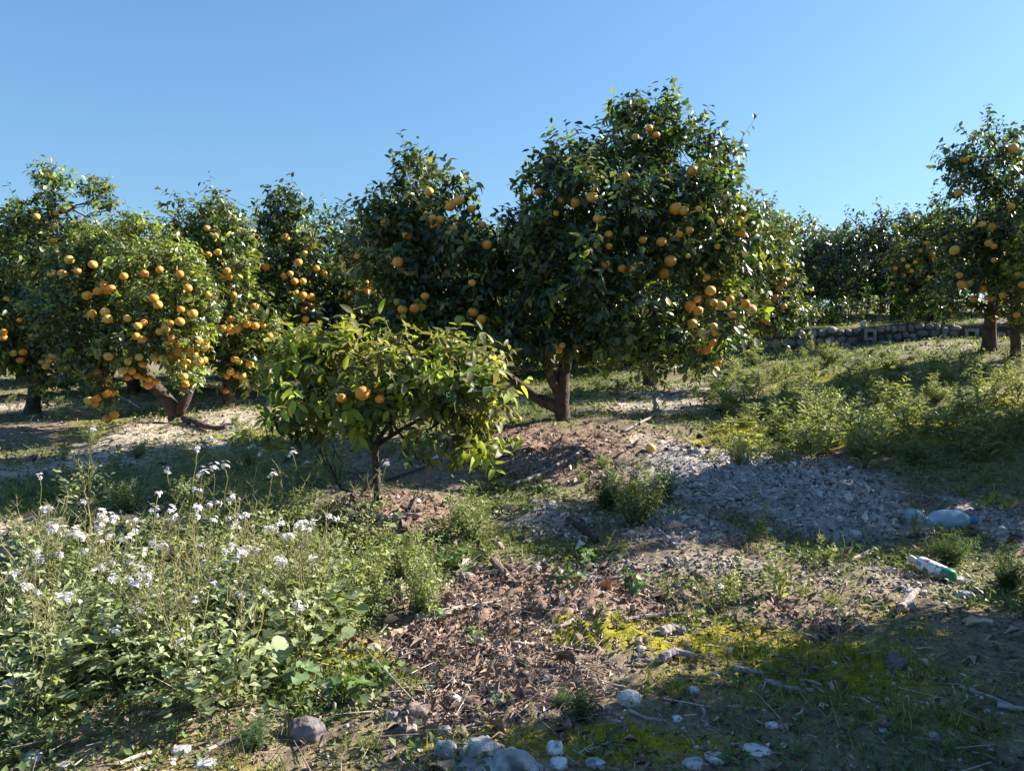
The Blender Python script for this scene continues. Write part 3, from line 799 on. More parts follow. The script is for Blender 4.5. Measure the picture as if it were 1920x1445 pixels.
citrus('grapefruit_tree', 'small lime-leaved grapefruit tree at the edge of the photo on the bank', (1906, 669, 10.0),
    [(1915, 480, 40, 45, 9.9, .4, 1, 1.2), (1905, 545, 42, 40, 9.8, .35, 1, 1.3), (1960, 520, 60, 80, 10, .6, 1, .8), (1925, 590, 40, 30, 9.8, .3, 1, .9)],
    [[(1906, 669, 10.0, 10), (1905, 640, 10.0, 9), (1902, 600, 10.0, 8), (1925, 540, 10.0, 6)]],
    4500, 0.08, 0.6, 91, FR_13, 8)

citrus('citrus_tree', 'dark dense citrus tree on the terrace above the middle of the stone wall', (1682, 592, 18.5),
    [(1650, 470, 70, 62, 18.5, 1, 1, -.1), (1560, 520, 80, 70, 18.5, 1.1, 1, -.15), (1650, 400, 20, 26, 18.5, .2, .7, .2), (1690, 425, 55, 36, 18.5, .5, .9, .2), (1605, 420, 22, 22, 18.5, .2, .8, .1), (1610, 450, 45, 40, 18.5, .5, 1, 0), (1640, 540, 95, 45, 18.5, 1, 1, -.15), (1520, 490, 50, 45, 18.5, .6, 1, -.1), (1740, 520, 60, 60, 18.6, .8, 1, 0)],
    [[(1682, 592, 18.5, 11), (1680, 560, 18.5, 11), (1675, 520, 18.5, 8), (1660, 450, 18.5, 5)]],
    12000, 0.11, -.1, 101, (), 6, tpl=LEAF4, zbase=None, bright=.75)
citrus('grapefruit_tree', 'terrace-edge grapefruit tree with many small fruits, between the dark tree and the tall bank tree', (1750, 612, 15.4),
    [(1745, 450, 60, 55, 15.6, .6, 1, .4), (1705, 500, 50, 60, 15.5, .6, 1, .15), (1765, 540, 60, 60, 15.4, .6, 1, .1), (1730, 560, 50, 35, 15.3, .5, 1, .5), (1720, 425, 35, 26, 15.6, .3, .8, .5)],
    [[(1750, 612, 15.4, 8), (1748, 560, 15.4, 7), (1740, 480, 15.5, 5)]],
    9000, 0.10, 0.3, 111, FR_11, 5.5, tpl=LEAF4, bright=.85)
citrus('citrus_tree', 'far thin-topped citrus tree with yellowing leaves rising behind the fruit-laden crown', (1450, 600, 23),
    [(1435, 405, 35, 30, 23, .5, .7, .6), (1490, 440, 45, 32, 23, .6, .7, .9), (1530, 425, 20, 14, 23, .3, .4, .3), (1450, 450, 60, 40, 23, .8, 1, .7), (1470, 520, 80, 60, 23, 1, 1, .3)],
    [[(1450, 600, 23, 8), (1452, 540, 23, 7), (1460, 450, 23, 5)]],
    5500, 0.13, 0.4, 121, (), 6, tpl=LEAF4)

# ---- the small tree in front
citrus('grapefruit_tree', 'small broad grapefruit tree in the foreground with pale curled leaves and thin stem', (712, 970, 5.0),
    [(600, 690, 80, 45, 5.0, .33, 1, 1.0), (560, 655, 40, 22, 5.0, .15, .9, 1.3), (700, 700, 90, 50, 4.9, .38, 1, .8), (690, 775, 60, 34, 4.9, .3, .8, .2), (830, 690, 85, 38, 5.0, .33, 1, .9), (745, 650, 28, 26, 5.1, .12, .8, .9), (640, 740, 105, 38, 4.9, .4, .7, .6), (800, 745, 105, 42, 4.9, .42, .8, .5), (890, 740, 50, 55, 4.95, .25, 1, .8), (560, 780, 62, 40, 5.0, .3, .8, .1), (900, 810, 36, 50, 4.9, .2, .8, .4), (800, 805, 50, 30, 4.8, .22, .6, .2), (600, 840, 36, 16, 4.8, .1, .5, .9), (800, 870, 20, 20, 4.8, .08, .6, 1.2), (500, 800, 40, 25, 5.0, .15, .7, .3), (880, 870, 30, 25, 5.0, .12, .6, 0), (610, 640, 60, 16, 5.0, .15, .8, 1.3)],
    [[(712, 970, 5.0, 9), (708, 920, 5.0, 8), (704, 870, 5.0, 7), (702, 830, 5.0, 6), (735, 790, 5.0, 4)],
     [(703, 845, 5.0, 6), (680, 800, 5.0, 5), (630, 760, 5.0, 4), (585, 720, 5.0, 3)],
     [(705, 835, 5.0, 5), (760, 800, 5.0, 4), (840, 760, 5.0, 3)],
     [(712, 880, 5.0, 4), (690, 905, 4.95, 3), (672, 935, 4.9, 2)]],
    7800, 0.088, .65, 131, [(680, 737, 18), (712, 748, 12), (640, 746, 11), (774, 838, 10)], 12, hires=True, nobj=300, per=8, lowz=0.36, fdepth=0.10, lobes=5, mat=M_LEAF_PALE, bright=1.25, shoots=.02)

# ---- rows of trees further back, and those beside and behind the viewpoint whose shade reaches the picture
BACK = {}
def back_proto(k):
    """a plain orchard tree, 1 unit = 1 m, standing at its own origin"""
    r = np.random.default_rng(500 + k)
    B = []
    for i in range(11):
        a = r.uniform(0, 6.28); q = r.uniform(0.2, 0.95)
        B.append((q * math.cos(a), q * math.sin(a), r.uniform(0.95, 2.25), r.uniform(.5, .8), r.uniform(.5, .8), r.uniform(.45, .75), 1, r.uniform(-.1, .4)))
    B.append((0, 0, 2.5, .6, .6, .5, 1, .2)); B.append((0, 0, 1.5, 1.1, 1.1, .8, 1, 0))
    B = np.array(B)
    gb = Geo(); tr = Geo(); cr = Geo()
    crown_leaves(B, 25000, 0.125, LEAF4, 0.15, 700 + k, geo=cr, twigs=None, inner=0.35)
    tr.tube(np.array([(0, 0, -.1), (.03, .02, .3), (0.02, 0, .7), (.1, 0.05, 1.2), (.15, .1, 1.8)]), [.12, .1, .09, .07, .04], 9, BARK)
    for j in range(6):
        c = B[j, :3]; gb.tube(curve(np.array([.05, .02, .8]), c, (0, 0, -.05), 6, j + k), np.linspace(.05, .012, 6), 5, BARK)
    BACK[k] = (cr.mesh('crown', M_LEAF), tr.mesh('trunk', M_BARK), gb.mesh('branches', M_BARK))
for k in range(2): back_proto(k)
def back_tree(x, y, s, label, group, k=0, rz=0.0, sz=1.0):
    o = thing('citrus_tree', label, 'tree', (x, y, float(gz(x, y))), group, rz, s)
    o.scale = (s, s, s * sz)
    for nm, me in zip(('crown', 'trunk', 'branches'), BACK[k]): link(nm, me, o)
    return o
rb = np.random.default_rng(5)
BG = 'citrus trees in the rows at the back'
rows = [(-60, 13.2, .95), (250, 13.0, 1.0), (430, 13.8, .98), (640, 13.6, .95), (800, 12.8, 1.0), (940, 13.6, 1.0), (1060, 16.5, 1.15), (1180, 17.0, 1.2), (1290, 18.5, 1.15),
        (-160, 17.5, 1.2), (40, 17.8, 1.2), (190, 18.2, 1.2), (350, 17.6, 1.2), (520, 18, 1.2), (700, 17.8, 1.2), (870, 18, 1.2), (1000, 21, 1.4), (1120, 21.5, 1.4), (1230, 22, 1.4)]
where = ['behind the leftmost tree', 'showing a sunlit trunk foot under the round fruit-laden tree', 'behind the upright tree with the waving shoot', 'behind the slim tree', 'behind the left half of the large forked tree', 'seen between the two limbs of the large forked tree', 'in shade behind the big trunk', 'in shade past the big trunk', 'near the left end of the stone wall',
         'of the far row at the left edge of the photo', 'of the far row behind the leftmost tree', 'of the far row left of the sunlit trunk foot', 'of the far row right of the sunlit trunk foot', 'of the far row behind the slim tree', 'of the far row behind the left crown of the forked tree',
         'of the far row seen left of the big forked trunk', 'of the farthest row behind the big forked trunk', 'of the farthest row right of the big forked trunk', 'of the farthest row towards the stone wall']
for i, (px, Y, s) in enumerate(rows):
    x = (px - 960) / F * Y
    back_tree(x, Y, s, ('dark citrus tree ' + where[i]), BG, i % 2, rb.uniform(0, 6), rb.uniform(.9, 1.0))
for i, (px, Y, s) in enumerate([(1560, 23.5, 1.05), (1650, 24, 1.0), (1760, 22, 1.0), (1860, 21, 1.1), (1960, 19, 1.2), (1380, 25, 1.2)]):
    back_tree((px - 960) / F * Y, Y, s, ['far citrus tree behind the dark terrace tree', 'far citrus tree behind the right side of the dark terrace tree', 'far citrus tree behind the terrace tree with small fruits', 'far terrace citrus tree behind the tall bank tree', 'far terrace citrus tree behind the lime-leaved tree', 'far citrus tree behind the pale side of the fruit-laden crown'][i], 'citrus trees far back on the terrace', i % 2, rb.uniform(0, 6), .85)

SHADE = [(6.3, 7.0, .78, 1.36, 'slender tall citrus tree just outside the photo beyond the plastic bottles'), (4.95, 3.1, 1.0, 1.15, 'citrus tree just outside the photo beside the viewpoint'),
         (3.35, 3.25, .50, 1.9, 'narrow unseen citrus tree added for its shade, close to the moss strip'),  # unseen, added and stretched so its shadow covers the bottom strip
         (3.7, 1.5, 1.0, 1.05, 'citrus tree nearest to the viewpoint'), (6.9, 3.3, 1.2, 1.2, 'tall unseen citrus tree added for its shade, second from the viewpoint')]  # the tall one is unseen, added to strengthen the foreground shade
for i, (x, y, s, sz, lab) in enumerate(SHADE):
    back_tree(x, y, s, lab, 'citrus trees beside the viewpoint', i % 2, 1.7 * i, sz)

# ------------------------------------------------------------------ the dry stone wall
def stone_wall():
    root = thing('stone_wall', 'low grey dry-stone retaining wall under the terrace with two square vent blocks', 'wall', (WALL_A[0], WALL_A[1], 0))
    Lw = float(np.linalg.norm(WALL_B - WALL_A))
    ang = math.atan2(_wd[1], _wd[0])
    def top(s): 
        x, y = WALL_A + _wd * s + _wnrm * 0.45
        return float(gz(x, y))
    def bot(s):
        x, y = WALL_A + _wd * s - _wnrm * 0.35
        return float(gz(x, y))
    W = lambda s, d, z: (float(_wd[0] * s + _wnrm[0] * d), float(_wd[1] * s + _wnrm[1] * d), z)
    r = np.random.default_rng(3)
    # core of earth and rubble
    g = Geo()
    n = 40; V = []; T = []
    for i in range(n):
        s = Lw * i / (n - 1)
        t_, b_ = top(s) - 0.04, bot(s) - 0.25
        V += [W(s, -0.02, b_), W(s, -0.02, t_), W(s, 0.42, t_), W(s, 0.42, b_)]
    for i in range(n - 1):
        for j in range(3):
            a = i * 4 + j; T += [(a, a + 4, a + 5), (a, a + 5, a + 1)]
    g.add(V, T, (0.11, 0.09, 0.075)); g.build('core', M_STONE, root, False)
    tops = np.array([top(s) for s in np.linspace(0, Lw, 60)]); bots = np.array([bot(s) for s in np.linspace(0, Lw, 60)])
    T_ = lambda s: float(np.interp(s, np.linspace(0, Lw, 60), tops)); B_ = lambda s: float(np.interp(s, np.linspace(0, Lw, 60), bots))
    mes = []
    for k in range(10):
        v, f = rock(200 + k, ICO1, 0.8, 0.7)
        v = v / np.abs(v).max(0)
        shade = r.uniform(0.75, 1.2)
        gg = Geo(); gg.add(v, f, np.array([0.29, 0.26, 0.24]) * shade * (1 + 0.15 * r.normal(size=3) * 0.3)); mes.append(gg.mesh('stone', M_STONE, False))
    vents = []
    for px in (1633, 1822):
        d = ray(px, 627)
        # where the view line meets the wall's face
        den = d[0] * _wnrm[0] + d[1] * _wnrm[1]
        t = (WALL_A @ _wnrm) / den
        p = np.array([d[0] * t, d[1] * t]); vents.append((float((p - WALL_A) @ _wd), CAMZ + d[2] * t))
    n_st = 0
    s0 = 0.0
    for course in range(5):
        s = r.uniform(-0.2, 0)
        while s < Lw:
            hh = (T_(max(s, 0)) - B_(max(s, 0)) + 0.12) / 3.5
            w = hh * r.uniform(0.75, 1.55)
            sc_ = s + w / 2
            zc = T_(min(max(sc_, 0), Lw)) - 0.05 - hh * (course + 0.5) + r.uniform(-.05, .05) + 0.02
            hz = hh * r.uniform(0.45, 0.58)
            skip = any(abs(sc_ - vs) < 0.10 + w / 2 and abs(zc - vz) < 0.08 + hh / 2 for vs, vz in vents)
            if zc > B_(min(max(sc_, 0), Lw)) - 0.12 and not skip and n_st < 298:
                o = link('stone', mes[r.integers(0, 10)], root, W(sc_, r.uniform(-0.03, 0.01), zc))
                o.scale = (w * 0.53, 0.13, hz); o.rotation_euler = (r.uniform(-.2, .2), r.uniform(-.45, .45), ang + r.choice([0, math.pi]))
                n_st += 1
            s += w * 0.98
    # square vent blocks of cast concrete
    g = Geo()
    a, b_, dp = 0.115, 0.055, 0.10
    sq = lambda q, y: [(-q, y, -q), (q, y, -q), (q, y, q), (-q, y, q)]
    V = sq(a, -dp) + sq(b_, -dp) + sq(b_, 0.02) + sq(a, 0.06)
    T = []
    for i in range(4):
        j = (i + 1) % 4
        T += [(i, j, 4 + j), (i, 4 + j, 4 + i), (4 + i, 4 + j, 8 + j), (4 + i, 8 + j, 8 + i), (i, 12 + j, j), (i, 12 + i, 12 + j)]
    T += [(8, 9, 10), (8, 10, 11)]
    g.add(V, T, (0.30, 0.26, 0.235)); me = g.mesh('vent_block', M_STONE, False)
    for i, (vs, vz) in enumerate(vents):
        o = link('vent_block', me, root, W(vs, -0.02, vz)); o.rotation_euler = (0, 0, ang)
    root['label'] = 'low grey dry-stone retaining wall with two square vent blocks under the terrace'
    # loose pale stone lying on the wall's top
    p = P(1619, 601, 1)
stone_wall()

# ------------------------------------------------------------------ describing places on the ground
LM = [('the green and white bottle', 1745, 1078), ('the clear blue bottle', 1785, 975), ('the small foreground tree', 712, 970), ('the big forked trunk', 1055, 795), ('the round fruit-laden tree', 330, 797), ('the big rock', 905, 1425),
      ('the stone wall', 1500, 660), ('the left vent block', 1633, 640), ('the lime-leaved tree', 1910, 668), ('the right vent block', 1822, 645), ('the moss by the rotten fruit', 1450, 812), ('the bright moss patch', 1745, 812), ('the fruit-laden crown', 1400, 640),  ('the fallen yellow grapefruit', 1220, 838), ('the black pipe', 1090, 1000), ('the dark flat rock', 575, 1350), ('the tall bank tree', 1855, 653), ('the bushy weed in the shade', 1190, 960), ('the white rock on the moss', 1180, 1300), ('the pinkish crumbled soil', 960, 1180),
      ('the flowering radish clump', 300, 1150), ('the grey mulch heap', 1450, 915), ('the sunlit moss strip', 1310, 1190), ('the pale hose', 1020, 885), ('the bright weed bush beside the small tree', 885, 965)]
USED = {}
def describe(what, px, py, self_name=None):
    best = sorted((((px - x) / 1.0) ** 2 + ((py - y) * 1.6) ** 2, n, x, y) for n, x, y in LM if n != self_name)
    out = None
    for rank in range(len(best)):
        _, n, x, y = best[rank]
        dx, dy = px - x, (py - y) * 1.6
        dist = math.hypot(dx, dy)
        near = 'close ' if dist < 90 else ('' if dist < 200 else 'well ')
        if abs(dx) > abs(dy) * 2: rel = near + ('right of ' if dx > 0 else 'left of ')
        elif abs(dy) > abs(dx) * 2: rel = near + ('in front of ' if dy > 0 else 'behind ')
        else: rel = near + ('in front and ' if dy > 0 else 'behind and ') + ('right of ' if dx > 0 else 'left of ')
        lab = f'{what} {rel}{n}'
        if lab not in USED and len(lab.split()) <= 16:
            USED[lab] = 1
            return lab
    return f'{what} {rel}{n}'

# ------------------------------------------------------------------ stuff scattered on the ground
def scatter(n, amin, amax, rmin, rmax, accept, r, power=1.0):
    a = np.radians(r.uniform(amin, amax, n))
    u = r.random(n)
    rr = rmin * (rmax / rmin) ** (u ** power)
    x, y = rr * np.sin(a), rr * np.cos(a)
    w = accept(x, y)
    k = r.random(n) < w
    return x[k], y[k]

def lay(n, r, flat=0.35):
    nrm = unit(np.array([0, 0, 1.0]) + r.normal(size=(n, 3)) * flat)
    d = unit(np.cross(nrm, r.normal(size=(n, 3))))
    return d, nrm

def litter():
    r = np.random.default_rng(11)
    g = Geo()
    # dead leaves and chips, curled
    acc = lambda x, y: (lambda z: np.clip(z['soil'] * 1.0 + z['ash'] * 1.0 + z['dry'] * .5 + .18, 0, 1))(zones(x, y))
    x, y = scatter(95000, -44, 44, 1.9, 17, acc, r)
    n = len(x); z = zones(x, y)
    L = r.lognormal(math.log(0.018), 0.5, n) * (1 + 0.075 * y)
    d, nr = lay(n, r, 0.6)
    pos = np.stack([x, y, gz(x, y) + r.uniform(0.0, 0.035, n) * (0.4 + z['soil'] + z['ash'])], -1)
    pale = r.random((n, 1))
    ash = np.clip(z['ash'], 0, 1)[:, None]; so = np.clip(z['soil'], 0, 1)[:, None]
    brown = np.where(pale < .45, (0.20, 0.145, 0.115), np.where(pale < .86, (0.33, 0.25, 0.20), (0.55, 0.46, 0.38)))
    grey = np.where(pale < .4, (0.20, 0.18, 0.175), np.where(pale < .7, (0.40, 0.37, 0.36), (0.60, 0.57, 0.555)))
    col = brown * (1 - ash) + grey * ash
    A = axes(d, nr, L, L * r.uniform(.5, 1.1, n))
    tp = [leaf_template(0.6, 0.5, -0.3, 1), leaf_template(0.5, 0.8, 0.3, 1)]
    ti = r.integers(0, 2, n)
    for q in range(2): g.stamp(tp[q][0], tp[q][1], pos[ti == q], A[ti == q], col[ti == q])
    tag(g.build('leaf_litter', M_DEBRIS), kind='stuff')
    # twigs
    g = Geo()
    x, y = scatter(30000, -44, 44, 1.9, 13, lambda x, y: np.clip(acc(x, y) * .9 + .03, 0, 1), r)
    n = len(x); L = r.lognormal(math.log(0.06), 0.55, n); L = np.minimum(L, 0.3)
    d, nr = lay(n, r, 0.25)
    z = gz(x, y); 
    a = np.stack([x, y, z + r.uniform(0.005, 0.04, n)], -1)
    A = axes(d, nr, L, L * 0 + r.uniform(.0015, .0045, n), L * 0 + .003)
    pale = r.random((n, 1)); col = np.where(pale < .5, (0.16, .125, .10), np.where(pale < .85, (.30, .25, .21), (.46, .40, .34)))
    g.stamp(_tv, _tt, a, A, col)
    tag(g.build('twig_litter', M_DEBRIS), kind='stuff')
    # clods and gravel
    g = Geo()
    x, y = scatter(20000, -44, 44, 1.9, 14, lambda x, y: (lambda z: np.clip(z['soil'] * .9 + z['ash'] * .9 + z['dry'] * .25 + .06, 0, 1))(zones(x, y)), r)
    n = len(x); zz = zones(x, y)
    s = np.minimum(r.lognormal(math.log(0.0065), 0.5, n), .022) * (1 + .06 * y) * (1 + .6 * np.clip(zz['ash'], 0, 1) * (r.random(n) < .3))
    pos = np.stack([x, y, gz(x, y) + s * .5 + .012 * (zz['soil'] + zz['ash'])], -1)
    R_ = rand_rot(n, r) * (s[:, None] * r.uniform(.7, 1.3, (n, 3)))[:, None, :]
    ash = np.clip(zz['ash'], 0, 1)[:, None]
    col = np.array([.26, .19, .145]) * (1 - ash) + np.array([.48, .45, .43]) * ash
    wh = r.random((n, 1)) < 0.07
    col = np.where(wh, (.58, .56, .53), col)
    t = [rock(i, (ico(0)), .6, .2) for i in range(3)]
    ti = r.integers(0, 3, n)
    for q in range(3): g.stamp(t[q][0], t[q][1], pos[ti == q], R_[ti == q], col[ti == q])
    o = g.build('gravel', M_DEBRIS, smooth=False); tag(o, kind='stuff')
litter()

def grass():
    r = np.random.default_rng(12)
    g = Geo()
    bl = np.array([(-.5, 0, 0), (.5, 0, 0), (-.38, .45, .06), (.38, .45, .06), (0, 1, .35)]); bt = np.array([(0, 1, 3), (0, 3, 2), (2, 3, 4)])
    acc = lambda x, y: (lambda z: np.clip(z['green'] * .7 + z['moss'] * .2 - z['soil'] * .5 - z['ash'] * .45, 0.03, 1) * np.clip((fbm(np.stack([x, y], -1) * 3.3, 91, 3) - .35) * 5, .08, 1))(zones(x, y))
    x, y = scatter(24000, -44, 44, 1.9, 20, acc, r)
    nt = len(x); k = 8
    tx = np.repeat(x, k) + r.normal(size=nt * k) * .018 * (1 + .05 * np.repeat(y, k)); ty = np.repeat(y, k) + r.normal(size=nt * k) * .018
    n = len(tx)
    H = r.lognormal(math.log(0.045), 0.4, n) * (1 + .05 * ty)
    d = unit(np.array([0, 0, 1.0]) + r.normal(size=(n, 3)) * .45)
    nr = r.normal(size=(n, 3))
    A = axes(d, nr, H, .0035 * (1 + .09 * ty), H)
    pos = np.stack([tx, ty, gz(tx, ty)], -1)
    z = zones(tx, ty)
    mo = np.clip(z['moss'] * 1.2, 0, 1)[:, None]
    col = np.array([.15, .20, .055]) * (1 - mo) + np.array([.20, .22, .03]) * mo
    dr = r.random((n, 1)) < .10 + .3 * np.clip(z['dry'], 0, 1)[:, None]
    col = np.where(dr, (.42, .36, .20), col)
    g.stamp(bl, bt, pos, A, col)
    tag(g.build('grass', M_HERB), kind='stuff')
    # moss cushions: tiny upright scales that catch the light
    g = Geo()
    x, y = scatter(130000, -44, 44, 1.9, 10, lambda x, y: np.clip((zones(x, y)['moss'] - .25) * 1.6, 0, 1), r)
    n = len(x)
    d = unit(np.array([0, 0, .7]) + r.normal(size=(n, 3)) * .6)
    A = axes(d, r.normal(size=(n, 3)), r.uniform(.006, .016, n) * (1 + .06 * y), .005 * (1 + .1 * y))
    tri = np.array([(-.5, 0, 0), (.5, 0, 0), (0, 1, .2)]); tt = np.array([(0, 1, 2)])
    g.stamp(tri, tt, np.stack([x, y, gz(x, y) + .004], -1), A, np.where(r.random((n, 1)) < .75, (.42, .37, .03), (.24, .26, .04)))
    tag(g.build('moss', M_HERB), kind='stuff')
    # low broad-leaved seedlings
    g = Geo()
    acc = lambda x, y: (lambda z: np.clip(z['green'] * .95 + .08 + z['dry'] * .15 - z['soil'] * .3 - z['ash'] * .3, .02, 1) * np.clip((fbm(np.stack([x, y], -1) * 2.2, 95, 3) - .33) * 4, .1, 1) * np.where((y < 3.4) & (x > -.1), .14, 1))(zones(x, y))
    x, y = scatter(44000, -44, 44, 1.9, 22, acc, r)
    nt = len(x); k = 9
    sz = r.uniform(.02, .055, nt) * (1 + .06 * y)
    tx = np.repeat(x, k); ty = np.repeat(y, k); S = np.repeat(sz, k)
    n = len(tx); an = r.uniform(0, 6.28, n)
    up = r.uniform(0.1, 1.2, n)
    d = unit(np.stack([np.cos(an), np.sin(an), up], -1))
    off = np.stack([np.cos(an), np.sin(an), up], -1) * (S * r.uniform(.1, .9, n))[:, None]
    pos = np.stack([tx, ty, gz(tx, ty)], -1) + off
    L = S * r.uniform(.35, .7, n)
    A = axes(d, unit(np.array([0, 0, 1.0]) + r.normal(size=(n, 3)) * .4), L, L * 1.1)
    col = np.where(np.repeat(r.random((nt, 1)), k, 0) < .5, (.13, .18, .065), np.where(np.repeat(r.random((nt, 1)), k, 0) < .5, (.19, .23, .09), (.09, .14, .06)))
    g.stamp(LEAF4[0][0], LEAF4[0][1], pos, A, col)
    tag(g.build('ground_cover', M_HERB), kind='stuff')
grass()

# ------------------------------------------------------------------ weeds
def stem_leaves(g, pts, nl, ll, lw, col, r, tpl=LEAF4[0], start=.15, up=.6):
    """leaves along a stem"""
    u = np.linspace(start, 1, nl) * (len(pts) - 1)
    p = np.stack([np.interp(u, np.arange(len(pts)), pts[:, k]) for k in range(3)], -1)
    tan = unit(np.gradient(pts, axis=0)); t = np.stack([np.interp(u, np.arange(len(pts)), tan[:, k]) for k in range(3)], -1)
    s = unit(np.cross(t, np.array([.2, 1, .1]))); q = np.cross(s, t)
    a = np.arange(nl) * 2.4 + r.uniform(0, 6)
    d = unit(s * np.cos(a)[:, None] + q * np.sin(a)[:, None] + t * up + r.normal(size=(nl, 3)) * .25)
    taper = (1.15 - .6 * np.linspace(0, 1, nl))
    L = ll * taper * r.uniform(.7, 1.2, nl)
    A = axes(d, unit(t + r.normal(size=(nl, 3)) * .3), L, L * lw)
    c = np.asarray(col) * r.uniform(.8, 1.2, (nl, 1))
    g.stamp(tpl[0], tpl[1], p, A, c)

WEEDS = {}
def weed(kind, k):
    key = (kind, k)
    if key in WEEDS: return WEEDS[key]
    r = np.random.default_rng(sum(map(ord, kind)) * 13 + k)
    st = Geo(); fo = Geo()
    if kind == 'bush':          # dense mound of small grey-green leaves, 1 m tall before scaling
        for i in range(26):
            a = r.uniform(0, 6.28); sp = r.uniform(.05, .42); h = r.uniform(.55, 1.0) * (1 - .5 * sp)
            end = np.array([math.cos(a) * sp, math.sin(a) * sp, h])
            pts = curve(np.zeros(3), end, np.array([math.cos(a), math.sin(a), 0]) * .06, 7, int(r.integers(1e6)), .03)
            st.tube(pts, np.linspace(.008, .003, 7), 4, (.16, .17, .07))
            stem_leaves(fo, pts, 26, .085, .75, (.26, .30, .14), r, start=.1)
            for b in range(3):
                s0 = pts[r.integers(2, 6)]; e2 = s0 + np.array([r.normal() * .12, r.normal() * .12, r.uniform(.08, .25)])
                p2 = curve(s0, e2, (0, 0, 0), 4, int(r.integers(1e6)))
                stem_leaves(fo, p2, 12, .075, .75, (.29, .33, .15), r, start=.1)
    elif kind == 'upright':     # few stiff leafy stems
        for i in range(r.integers(2, 5)):
            a = r.uniform(0, 6.28); sp = r.uniform(.02, .45); h = r.uniform(.4, 1.0)
            pts = curve(np.zeros(3), np.array([math.cos(a) * sp, math.sin(a) * sp, h]), (0, 0, 0), 7, int(r.integers(1e6)), .03)
            st.tube(pts, np.linspace(.012, .004, 7), 4, (.19, .2, .09))
            stem_leaves(fo, pts, 17, .24, .42, (.27, .305, .14), r, start=.12, up=.7)
            for b in range(4):
                s0 = pts[r.integers(2, 6)]; e2 = s0 + np.array([r.normal() * .13, r.normal() * .13, r.uniform(.1, .28)])
                p2 = curve(s0, e2, (0, 0, 0), 4, int(r.integers(1e6)))
                st.tube(p2, np.linspace(.006, .003, 4), 3, (.19, .2, .09))
                stem_leaves(fo, p2, 8, .17, .42, (.31, .335, .15), r, start=.1)
    elif kind == 'feathery':    # fine cut leaves
        for i in range(34):
            a = r.uniform(0, 6.28); sp = r.uniform(.05, .45); h = r.uniform(.45, 1.0) * (1 - .4 * sp)
            pts = curve(np.zeros(3), np.array([math.cos(a) * sp, math.sin(a) * sp, h]), (0, 0, .05), 6, int(r.integers(1e6)), .03)
            st.tube(pts, np.linspace(.006, .002, 6), 3, (.1, .15, .06))
            stem_leaves(fo, pts, 46, .11, .2, (.12, .185, .085), r, start=.08, up=.8)
    elif kind == 'rosette':     # round lobed mallow leaves on stalks
        for i in range(14):
            a = r.uniform(0, 6.28); sp = r.uniform(.15, .8); h = r.uniform(.25, .9)
            e = np.array([math.cos(a) * sp, math.sin(a) * sp, h])
            pts = curve(np.zeros(3), e, (0, 0, .08), 5, int(r.integers(1e6)), .02)
            st.tube(pts, np.linspace(.015, .01, 5), 4, (.15, .2, .07))
            m = 12; an = np.arange(m) / m * 2 * math.pi
            rad = .22 * (1 + .16 * np.cos(an * 5)) * np.where(np.abs(an - math.pi) < .3, .45, 1)
            V = np.stack([rad * np.cos(an), rad * np.sin(an), .07 + .05 * np.cos(an * 5) + .05 * r.normal(size=m)], -1)
            V = np.vstack([V, [0, 0, 0]])
            T = [(m, j, (j + 1) % m) for j in range(m)]
            nrm = unit(np.array([math.cos(a) * .4, math.sin(a) * .4, 1]) + r.normal(size=3) * .35)[None]
            A = axes(unit(np.cross(nrm, r.normal(size=(1, 3)))), nrm, [r.uniform(.7, 1.1)], [r.uniform(.7, 1.1)])
            fo.stamp(V, np.array(T), e[None], A, np.array([(.13, .20, .085)]) * r.uniform(.8, 1.25))
    elif kind == 'tuft':        # grass clump
        bl = np.array([(-.5, 0, 0), (.5, 0, 0), (-.4, .5, .08), (.4, .5, .08), (0, 1, .45)]); bt = np.array([(0, 1, 3), (0, 3, 2), (2, 3, 4)])
        n = 90; p = np.concatenate([r.normal(size=(n, 2)) * .12, np.zeros((n, 1))], 1)
        d = unit(np.concatenate([p[:, :2] * 2.5, np.ones((n, 1))], 1) + r.normal(size=(n, 3)) * .3)
        fo.stamp(bl, bt, p, axes(d, r.normal(size=(n, 3)), r.uniform(.4, 1.1, n), .03 + 0 * d[:, 0], r.uniform(.4, 1, n)), np.where(r.random((n, 1)) < .85, (.17, .23, .035), (.38, .34, .15)))
        st.tube([(0, 0, 0), (.02, 0, .3), (.1, 0, .8)], [.008, .006, .004], 3, (.3, .3, .12))
    WEEDS[key] = (st.mesh('stems', M_HERB), fo.mesh('foliage', M_HERB))
    return WEEDS[key]

def place_weed(kind, px, py, hpx, label, group=None, k=None, wide=1.0, cat='weed', name=None):
    g_ = G(px, py)
    s = hpx * g_[1] / F
    k = int(rng.integers(0, 3)) if k is None else k
    o = thing(name or {'bush': 'bushy_weed', 'upright': 'upright_weed', 'feathery': 'feathery_weed', 'rosette': 'mallow_plant', 'tuft': 'grass_tuft'}[kind], label, cat, g_ - np.array([0, 0, .01]), group, float(rng.uniform(0, 6.28)))
    o.scale = (s * wide, s * wide, s)
    for nm, me in zip(('stems', 'foliage'), weed(kind, k)): link(nm, me, o)
    return o

